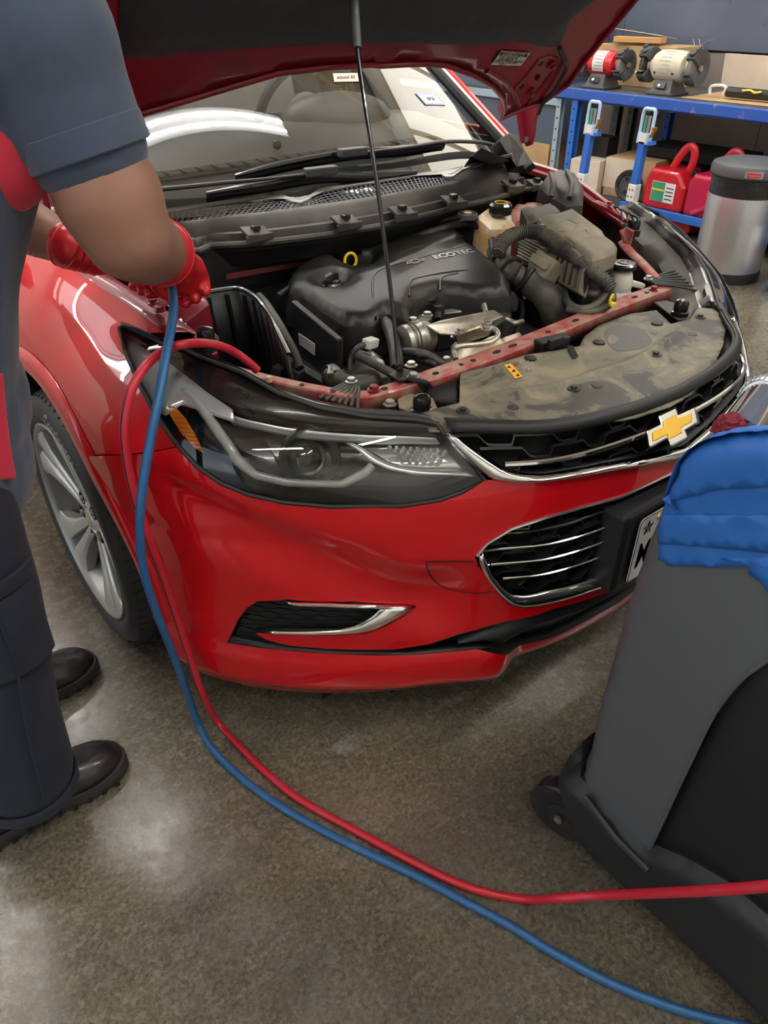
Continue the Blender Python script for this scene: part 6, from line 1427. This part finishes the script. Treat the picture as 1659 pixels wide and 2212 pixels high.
for y_ in (.495, .80): obj('trouser_hem', M().lathe([(.090, 0), (.0925, .004), (.092, .03)], (-1.20, y_ - .003, .066), (0, 0, 1), 32, caps=False, sx=1.05), 'navy', tr, solid=.003)

def boot(toe, yc, yaw):
    # s along the foot, from heel (0) to toe (.30)
    c, s_ = math.cos(yaw), math.sin(yaw)
    def W(a, b, z): a -= .30; return (toe[0] + a*c - b*s_, toe[1] + a*s_ + b*c, z)
    secs = [(-.002, .012, .05), (.012, .030, .10), (.04, .038, .135), (.09, .040, .135), (.13, .041, .118), (.17, .046, .098), (.21, .051, .084), (.245, .050, .076), (.275, .040, .066), (.292, .025, .05), (.299, .008, .035)]
    rows = []
    for a, hw, h in secs:
        rows.append([W(a, hw*math.sin(t)*(1.0 if abs(t) < 1.7 else 1), .030 + max(0.0, (h - .03)*math.cos(t)**.75 if math.cos(t) > 0 else 0)) for t in np.linspace(-math.pi/2, math.pi/2, 17)])
    b = obj('boot', M().grid(rows), 'leather', person, smooth=70)
    b.modifiers.new('u', 'SUBSURF').render_levels = 1
    obj('boot_shaft', M().lathe([(.046, 0), (.050, .05), (.054, .12)], W(.055, 0, .10), (0, 0, 1), 24, caps=False, sx=1.15), 'leather', b, solid=.003)
    out = [(-.006, .02), (.01, .036), (.05, .042), (.10, .042), (.15, .045), (.21, .056), (.25, .055), (.282, .045), (.30, .026), (.306, .008)]
    pl = [(a, w_) for a, w_ in out] + [(a, -w_) for a, w_ in reversed(out)]
    pl = spline([A(p) for p in pl], 3, True)
    rows = [[W(p[0]*k + .0, p[1]*k, z) for p in pl] for z, k in ((.0, .97), (.004, 1.0), (.026, 1.0), (.031, .985), (.034, .95))]
    m = M().grid(rows, closed_u=True); m.f.append(tuple(range(len(pl)))); obj('sole', m, 'sole', b, smooth=50)
    for k in range(9):
        for q in (-1, 1): a = .03 + k*.029; obj('tread_notch', M().box(W(a, q*(.0435 + .012*sstep(.12, .2, a)), .007), (.009, .006, .012), (0, 0, yaw)), 'deep', b, smooth=0)
    obj('welt', M().tube([W(p[0]*.985, p[1]*.985, .033) for p in pl], .0022, 6, True), 'sole', b)
boot((-1.022, .497), .5, .05); boot((-.968, .80), .8, .10)

# gloved hands
def glove(w0, fwd, palmn, grip, s, cuff_from, cuff_r):
    """w0 wrist, fwd direction of the hand, palmn palm normal, grip point, s side of the thumb"""
    fwd = unit(fwd); palmn = unit(palmn - fwd*(palmn @ fwd)); side = np.cross(fwd, palmn)*s
    pc = w0 + fwd*.055
    tubes = [([w0 - fwd*.02, w0 + fwd*.02, w0 + fwd*.05, w0 + fwd*.085], [.040, .040, .046, .043], .66, tuple(palmn))]
    m = [tubes[0], ([cuff_from, w0], [cuff_r, .038])]
    tips = []
    for i, L in enumerate((.040, .045, .042, .034)):
        b0 = w0 + fwd*(.082 - .004*abs(i-1)) + side*(.032 - .0215*i)
        k1 = b0 + fwd*L*.75 + palmn*L*.25; k2 = k1 + fwd*L*.1 + palmn*L*.65; k3 = k2 - fwd*L*.42 + palmn*L*.22
        m.append(([b0 - fwd*.02, b0, k1, k2, k3], [.0118, .0122, .0112, .0102, .009]))
    t0 = w0 + fwd*.03 + side*.032; t1 = t0 + fwd*.026 + side*.016 + palmn*.018; t2 = t1 + fwd*.024 - side*.008 + palmn*.018
    m.append(([t0 - side*.015, t0, t1, t2], [.014, .0135, .012, .009]))
    return m
fwd = unit(on(392, 585, y=.655) - wrist)
gl = blob('glove', glove(wrist + fwd*.012, fwd, A([-.1, -.35, -.9]), None, 1, wrist - unit(wrist - elbow)*.066, .0545), 'glove', person, .0042, 5)
obj('glove_cuff', M().lathe([(.0535, -.003), (.0548, 0), (.0535, .003)], wrist - unit(wrist - elbow)*.068, wrist - elbow, 28, caps=False), 'glove', gl, solid=.002)
lf = unit(on(262, 562, y=.745) - lw)
gl2 = blob('glove', glove(lw + lf*.05, lf, A([0, -.2, -1]), None, -1, lw - unit(lw - le)*.005, .040), 'glove', person, .0042, 5)
obj('glove_cuff', M().lathe([(.038, -.004), (.040, 0), (.038, .004)], lw - unit(lw - le)*.01, lw - le, 28, caps=False), 'glove', gl2, solid=.002)
for k in range(5):
    a = lw + lf*(.0 + .012*k); obj('glove_wrinkle', M().lathe([(.0375, -.002), (.0395, 0), (.0375, .002)], a, lf + A([.1*(k % 2), 0, .2*(k % 3 - 1)]), 24, caps=False, sx=.98), 'glove', gl2, solid=.001)

# ================================================================== SERVICE MACHINE (front right)
MT['mgrey'] = mat('grey_machine_plastic', (0.085, 0.089, 0.095), 0.42, bump=(150, .08, .0008))
MT['mblk'] = mat('charcoal_machine_plastic', (0.008, 0.009, 0.011), 0.5, bump=(150, .08, .0008))
MT['mbase'] = mat('black_machine_base', (0.014, 0.014, 0.015), 0.5)
MT['tape'] = mat('blue_masking_tape', (0.012, 0.105, 0.38), 0.6, noise=(5, .35, .7, (0.02, 0.14, 0.46)), bump=(22, .4, .004))
mach = thing('service_machine', 'tall grey and black wheeled service machine patched with blue tape', 'machine', (-.15, -.45, 0))
XM = -.43
def onM(u, v, dx=0.0): return on(u, v, x=XM + dx)
grey_px = [(1242, 1688), (1262, 1600), (1290, 1480), (1330, 1330), (1378, 1180), (1432, 1058), (1452, 1010), (1478, 980), (1515, 958), (1575, 944), (1700, 936), (1760, 960), (1760, 1340), (1659, 1425), (1600, 1470), (1545, 1540), (1495, 1640), (1450, 1735), (1415, 1810), (1402, 1838), (1388, 1839)]
GP = [onM(*q) for q in grey_px]; g2 = [A([p[1], p[2]]) for p in GP]
def polyd(p, L):
    d = 9
    for a, b in zip(L, L[1:] + L[:1]):
        ab = b - a; t = min(max(((p - a) @ ab)/(ab @ ab + 1e-12), 0), 1); d = min(d, np.linalg.norm(p - a - ab*t))
    return d
edge_only = g2[:12]
def edist(p):
    d = 9
    for a, b in zip(edge_only, edge_only[1:]):
        ab = b - a; t = min(max(((p - a) @ ab)/(ab @ ab + 1e-12), 0), 1); d = min(d, np.linalg.norm(p - a - ab*t))
    return d
def mround(p, r=.03): q = min(edist(p)/r, 1); return r - math.sqrt(max(0, 1 - (1-q)**2))*r
gp_ = obj('grey_side_panel', M().patch(g2, [], lambda p: A([XM + mround(p), p[0], p[1]]), .02), 'mgrey', mach, smooth=60)
E_ = resample([A([XM + .03, q[0], q[1]]) for q in g2[:12]], 60)
obj('shell_front', M().grid([[p + A([d, -.25*d, -.8*d*sstep(.55, .8, p[2])]) for p in E_] for d in (0, .03, .10, .25, .40)]), 'mgrey', mach, smooth=50)
arc = [onM(u, v) for u, v in [(1760, 1340), (1659, 1425), (1600, 1470), (1545, 1540), (1495, 1640), (1450, 1735), (1415, 1810), (1402, 1838)]]
obj('panel_ridge', M().tube([p + A([-.001, 0, 0]) for p in spline(arc, 5)], .003, 6), 'mgrey', gp_)
blk_px = [(1404, 1836), (1417, 1808), (1452, 1733), (1497, 1640), (1547, 1542), (1602, 1474), (1659, 1430), (1800, 1350), (1900, 1500), (1900, 2300), (1800, 2150), (1659, 2005), (1560, 1920), (1480, 1872)]
B2 = [A([p[1], p[2]]) for p in [onM(*q) for q in blk_px]]
obj('black_side_panel', M().patch(B2, [], lambda p: A([XM + .014 - .012*sstep(0, .05, polyd(p, B2)), p[0], p[1]]), .02), 'mblk', mach, smooth=60)
base_px = [(1240, 1690), (1388, 1841), (1404, 1838), (1480, 1872), (1560, 1920), (1659, 2005), (1800, 2150), (1900, 2300), (1900, 2450), (1659, 2300), (1560, 2212), (1480, 2150), (1380, 2030), (1300, 1930), (1262, 1860), (1240, 1815), (1205, 1745), (1190, 1700), (1212, 1650), (1245, 1612)]
BB = [A([p[1], p[2]]) for p in [on(u, v, x=-.445) for u, v in base_px]]
BB = [A([b[0], max(b[1], .035)]) for b in BB]
def broun(p): q = min(polyd(p, BB)/.025, 1); return .02*(1 - math.sqrt(max(0, 1 - (1-q)**2)))
bs = obj('base_skirt', M().patch(BB, [], lambda p: A([-.448 + broun(p), p[0], p[1]]), .02), 'mbase', mach, smooth=60)
obj('skirt_edge', M().grid([[A([-.428 + d, b[0], b[1]]) for b in BB] for d in (0, .25, .46)], closed_u=True), 'mbase', bs, smooth=60)
for path in ([(1262, 1720), (1330, 1810), (1400, 1880)],):
    obj('skirt_rib', M().tube([on(u, v, x=-.449) for u, v in path], .006, 8, flat=1), 'mbase', bs)
obj('machine_back', M().box((.02, -.85, .45), (.5, .04, .8)), 'mblk', mach, smooth=0, bevel=.01)
obj('machine_side', M().box((.06, -.55, .45), (.03, .6, .72)), 'mblk', mach, smooth=0, bevel=.01)
obj('control_panel', M().box((-.15, -.62, .93), (.46, .35, .05), (.35, 0, 0)), 'mblk', mach, smooth=0, bevel=.015)
def caster(c, ax):
    w_ = obj('caster', M().lathe([(.030, -.018), (.058, -.018), (.066, -.014), (.068, 0), (.066, .014), (.058, .018), (.030, .018)], c, ax, 40), 'black', mach)
    obj('caster_hub', M().lathe([(0, -.02), (.028, -.02), (.028, .02), (0, .02)], c, ax, 20), 'mbase', w_)
    obj('hub_bolt', M().lathe([(0, 0), (.008, 0), (.008, .006), (0, .007)], A(c) - unit(ax)*.026, -unit(ax), 6), 'bolt', w_)
caster((-.418, -.19, .068), (1, .25, 0)); caster((-.455, -.72, .068), (1, 0, 0)); caster((.0, -.22, .068), (1, 0, 0)); caster((.0, -.72, .068), (1, 0, 0))
# tape strips
def tape(px, off, wob=.0):
    P = [onM(*q) for q in px]; T = [A([p[1], p[2]]) for p in P]
    def mp(p): return A([XM + mround(p) - off - .0008*math.sin(p[0]*95 + p[1]*40)*math.sin(p[1]*120 + 2*math.sin(p[0]*50)) - .0005*math.sin(p[0]*230 - p[1]*180), p[0], p[1]])
    return obj('tape_strip', M().patch(T, [], mp, .012), 'tape', mach, smooth=60, solid=.0008)
tape([(1438, 1045), (1452, 1008), (1478, 978), (1515, 956), (1575, 942), (1740, 933), (1740, 1040), (1659, 1050), (1560, 1055), (1470, 1078), (1432, 1080)], .0035)
tape([(1424, 1118), (1440, 1046), (1480, 1040), (1560, 1038), (1740, 1030), (1740, 1122), (1640, 1126), (1520, 1122), (1430, 1128)], .0022)
tape([(1419, 1150), (1426, 1112), (1520, 1110), (1740, 1112), (1740, 1200), (1600, 1186), (1500, 1178), (1424, 1172)], .0030)
tape([(1423, 1206), (1428, 1188), (1421, 1160), (1500, 1158), (1740, 1162), (1740, 1235), (1618, 1222), (1530, 1224), (1442, 1220), (1438, 1212)], .0018)
tape([(1560, 1205), (1740, 1200), (1740, 1330), (1659, 1276), (1650, 1258), (1630, 1246), (1618, 1238), (1622, 1222)], .0026)
E2 = resample([A([XM + .028, q[0], q[1]]) for q in [A([p[1], p[2]]) for p in [onM(*q) for q in [(1428, 1080), (1438, 1045), (1452, 1008), (1478, 978), (1515, 956), (1575, 941), (1740, 932)]]]], 40)
obj('tape_wrap', M().grid([[p + A([d, -.25*max(d, 0), .0025 - .8*max(d, 0) + .0006*math.sin(i*1.7 + d*60)]) for i, p in enumerate(E2)] for d in (-.022, -.01, .0, .04, .09, .14)]), 'tape', mach, smooth=50, solid=.0008)
fl = [onM(u, v, -.006) for u, v in [(1430, 1078), (1445, 1068), (1462, 1085), (1466, 1108), (1448, 1095)]]
obj('tape_flap', M().prism([fl[0], fl[1], fl[2] + A([-.012, 0, 0]), fl[3] + A([-.004, 0, 0]), fl[4]], (-.0008, 0, 0)), 'tape', mach, smooth=0)
# bright canister lying behind the taped top
c0 = on(1590, 955, z=.835); c1 = on(1648, 868, z=.80); ca = unit(c1 - c0)
cn_ = obj('filter_canister', M().tube([c0, c1], .034, 32), 'chrome', mach)
obj('canister_cap', M().lathe([(.036, -.004), (.038, 0), (.038, .030), (.034, .034), (0, .034)], c1, ca, 40), 'satin', cn_)
for k in range(28): t = k*2*math.pi/28; a_, b_, _ = frame_of(ca); obj('cap_knurl', M().boxp(c1 + (a_*math.cos(t) + b_*math.sin(t))*.0385, c1 + (a_*math.cos(t) + b_*math.sin(t))*.0385 + ca*.028, .003, .003), 'satin', cn_, smooth=0)
obj('canister_text', M().text('R134a  kg', .012, c0 + ca*.05, ca, np.cross(ca, unit(CAM - c0))*-1, .0004, warp=None), 'greyp', cn_, smooth=0, fixn=False)
MT['ragred'] = mat('dark_red_rag', (0.16, 0.008, 0.02), 0.9)
rg = on(1576, 922, z=.872)
rag = M().ball(rg, (.024, .02, .016), 22, 14)
rag.v = [tuple(rg[i] + (q[i] - rg[i])*(1 + .22*math.sin(q[0]*400) * math.cos(q[1]*350 + q[2]*300)) for i in range(3)) for q in rag.v]
tag(obj('shop_rag', rag, 'ragred', None), 'small dark red shop rag beside the canister on the machine', 'rag')

# ================================================================== HOSES
MT['bhose'] = mat('blue_hose_rubber', (0.018, 0.10, 0.26), 0.42, noise=(40, .5, .7, (0.03, 0.13, 0.30)))
MT['rhose'] = mat('red_hose_rubber', (0.50, 0.012, 0.03), 0.42, noise=(40, .5, .7, (0.42, 0.03, 0.05)))
HR = .0078
bl_px = [(362, 592, 'y', .615), (372, 625, 'y', .585), (374, 680, 'y', .53), (360, 760, 'y', .47), (343, 860, 'y', .42), (325, 950, 'y', .40), (307, 1060, 'y', .385), (302, 1160, 'y', .385), (315, 1250, 'y', .40), (345, 1340, 'y', .42), (385, 1440, 'y', .45),
         (412, 1520, 'y', .468), (432, 1572, 'z', HR), (462, 1622, 'z', HR), (510, 1670, 'z', HR), (560, 1710, 'z', HR), (620, 1750, 'z', HR), (700, 1795, 'z', HR), (800, 1845, 'z', HR), (900, 1892, 'z', HR), (1000, 1945, 'z', HR), (1100, 1998, 'z', HR),
         (1170, 2042, 'z', HR), (1250, 2088, 'z', HR), (1330, 2128, 'z', HR), (1430, 2168, 'z', HR), (1520, 2196, 'z', HR), (1640, 2225, 'z', HR), (1760, 2250, 'z', HR)]
rd_px = [(556, 800, 'z', .765), (536, 782, 'z', .785), (505, 760, 'z', .81), (470, 746, 'z', .835), (430, 741, 'z', .85), (390, 745, 'z', .865), (350, 760, 'y', .505), (315, 790, 'y', .48), (287, 835, 'y', .46), (273, 885, 'y', .45), (269, 935, 'y', .445), (276, 1000, 'y', .44),
         (294, 1080, 'y', .43), (328, 1180, 'y', .425), (368, 1290, 'y', .43), (404, 1400, 'y', .44), (436, 1495, 'y', .44), (470, 1560, 'z', HR), (510, 1605, 'z', HR), (560, 1655, 'z', HR), (640, 1722, 'z', HR), (750, 1785, 'z', HR), (870, 1850, 'z', HR), (960, 1895, 'z', HR),
         (1040, 1925, 'z', .009), (1130, 1942, 'z', .011), (1210, 1940, 'x', -.565), (1300, 1934, 'x', -.53), (1450, 1928, 'x', -.52), (1560, 1922, 'x', -.515), (1659, 1914, 'x', -.51), (1780, 1900, 'x', -.50)]
def hose_path(L): return [on(u, v, **{k: q}) for u, v, k, q in L]
bp_ = spline(hose_path(bl_px), 8); rp_ = spline(hose_path(rd_px), 8)
bhn = thing('blue_hose', 'blue service hose running from the gloved hand across the floor', 'hose', (-.8, .2, 0))
obj('hose_line', M().tube(bp_, HR, 12), 'bhose', bhn)
cpl = obj('quick_coupler', M().tube([bp_[0] + A([0, .012, .03]), bp_[0], bp_[4]], [.010, .012, .0088], 14), 'mblack', bhn)
rhn = thing('red_hose', 'red service hose looping over the headlight and across the floor', 'hose', (-.8, .1, 0))
obj('hose_line', M().tube(rp_, HR, 12), 'rhose', rhn)
obj('hose_stripe', M().tube([p + A([-.0068, -.003, .002]) for p in rp_[20:150]], .0012, 5), 'print', rhn)
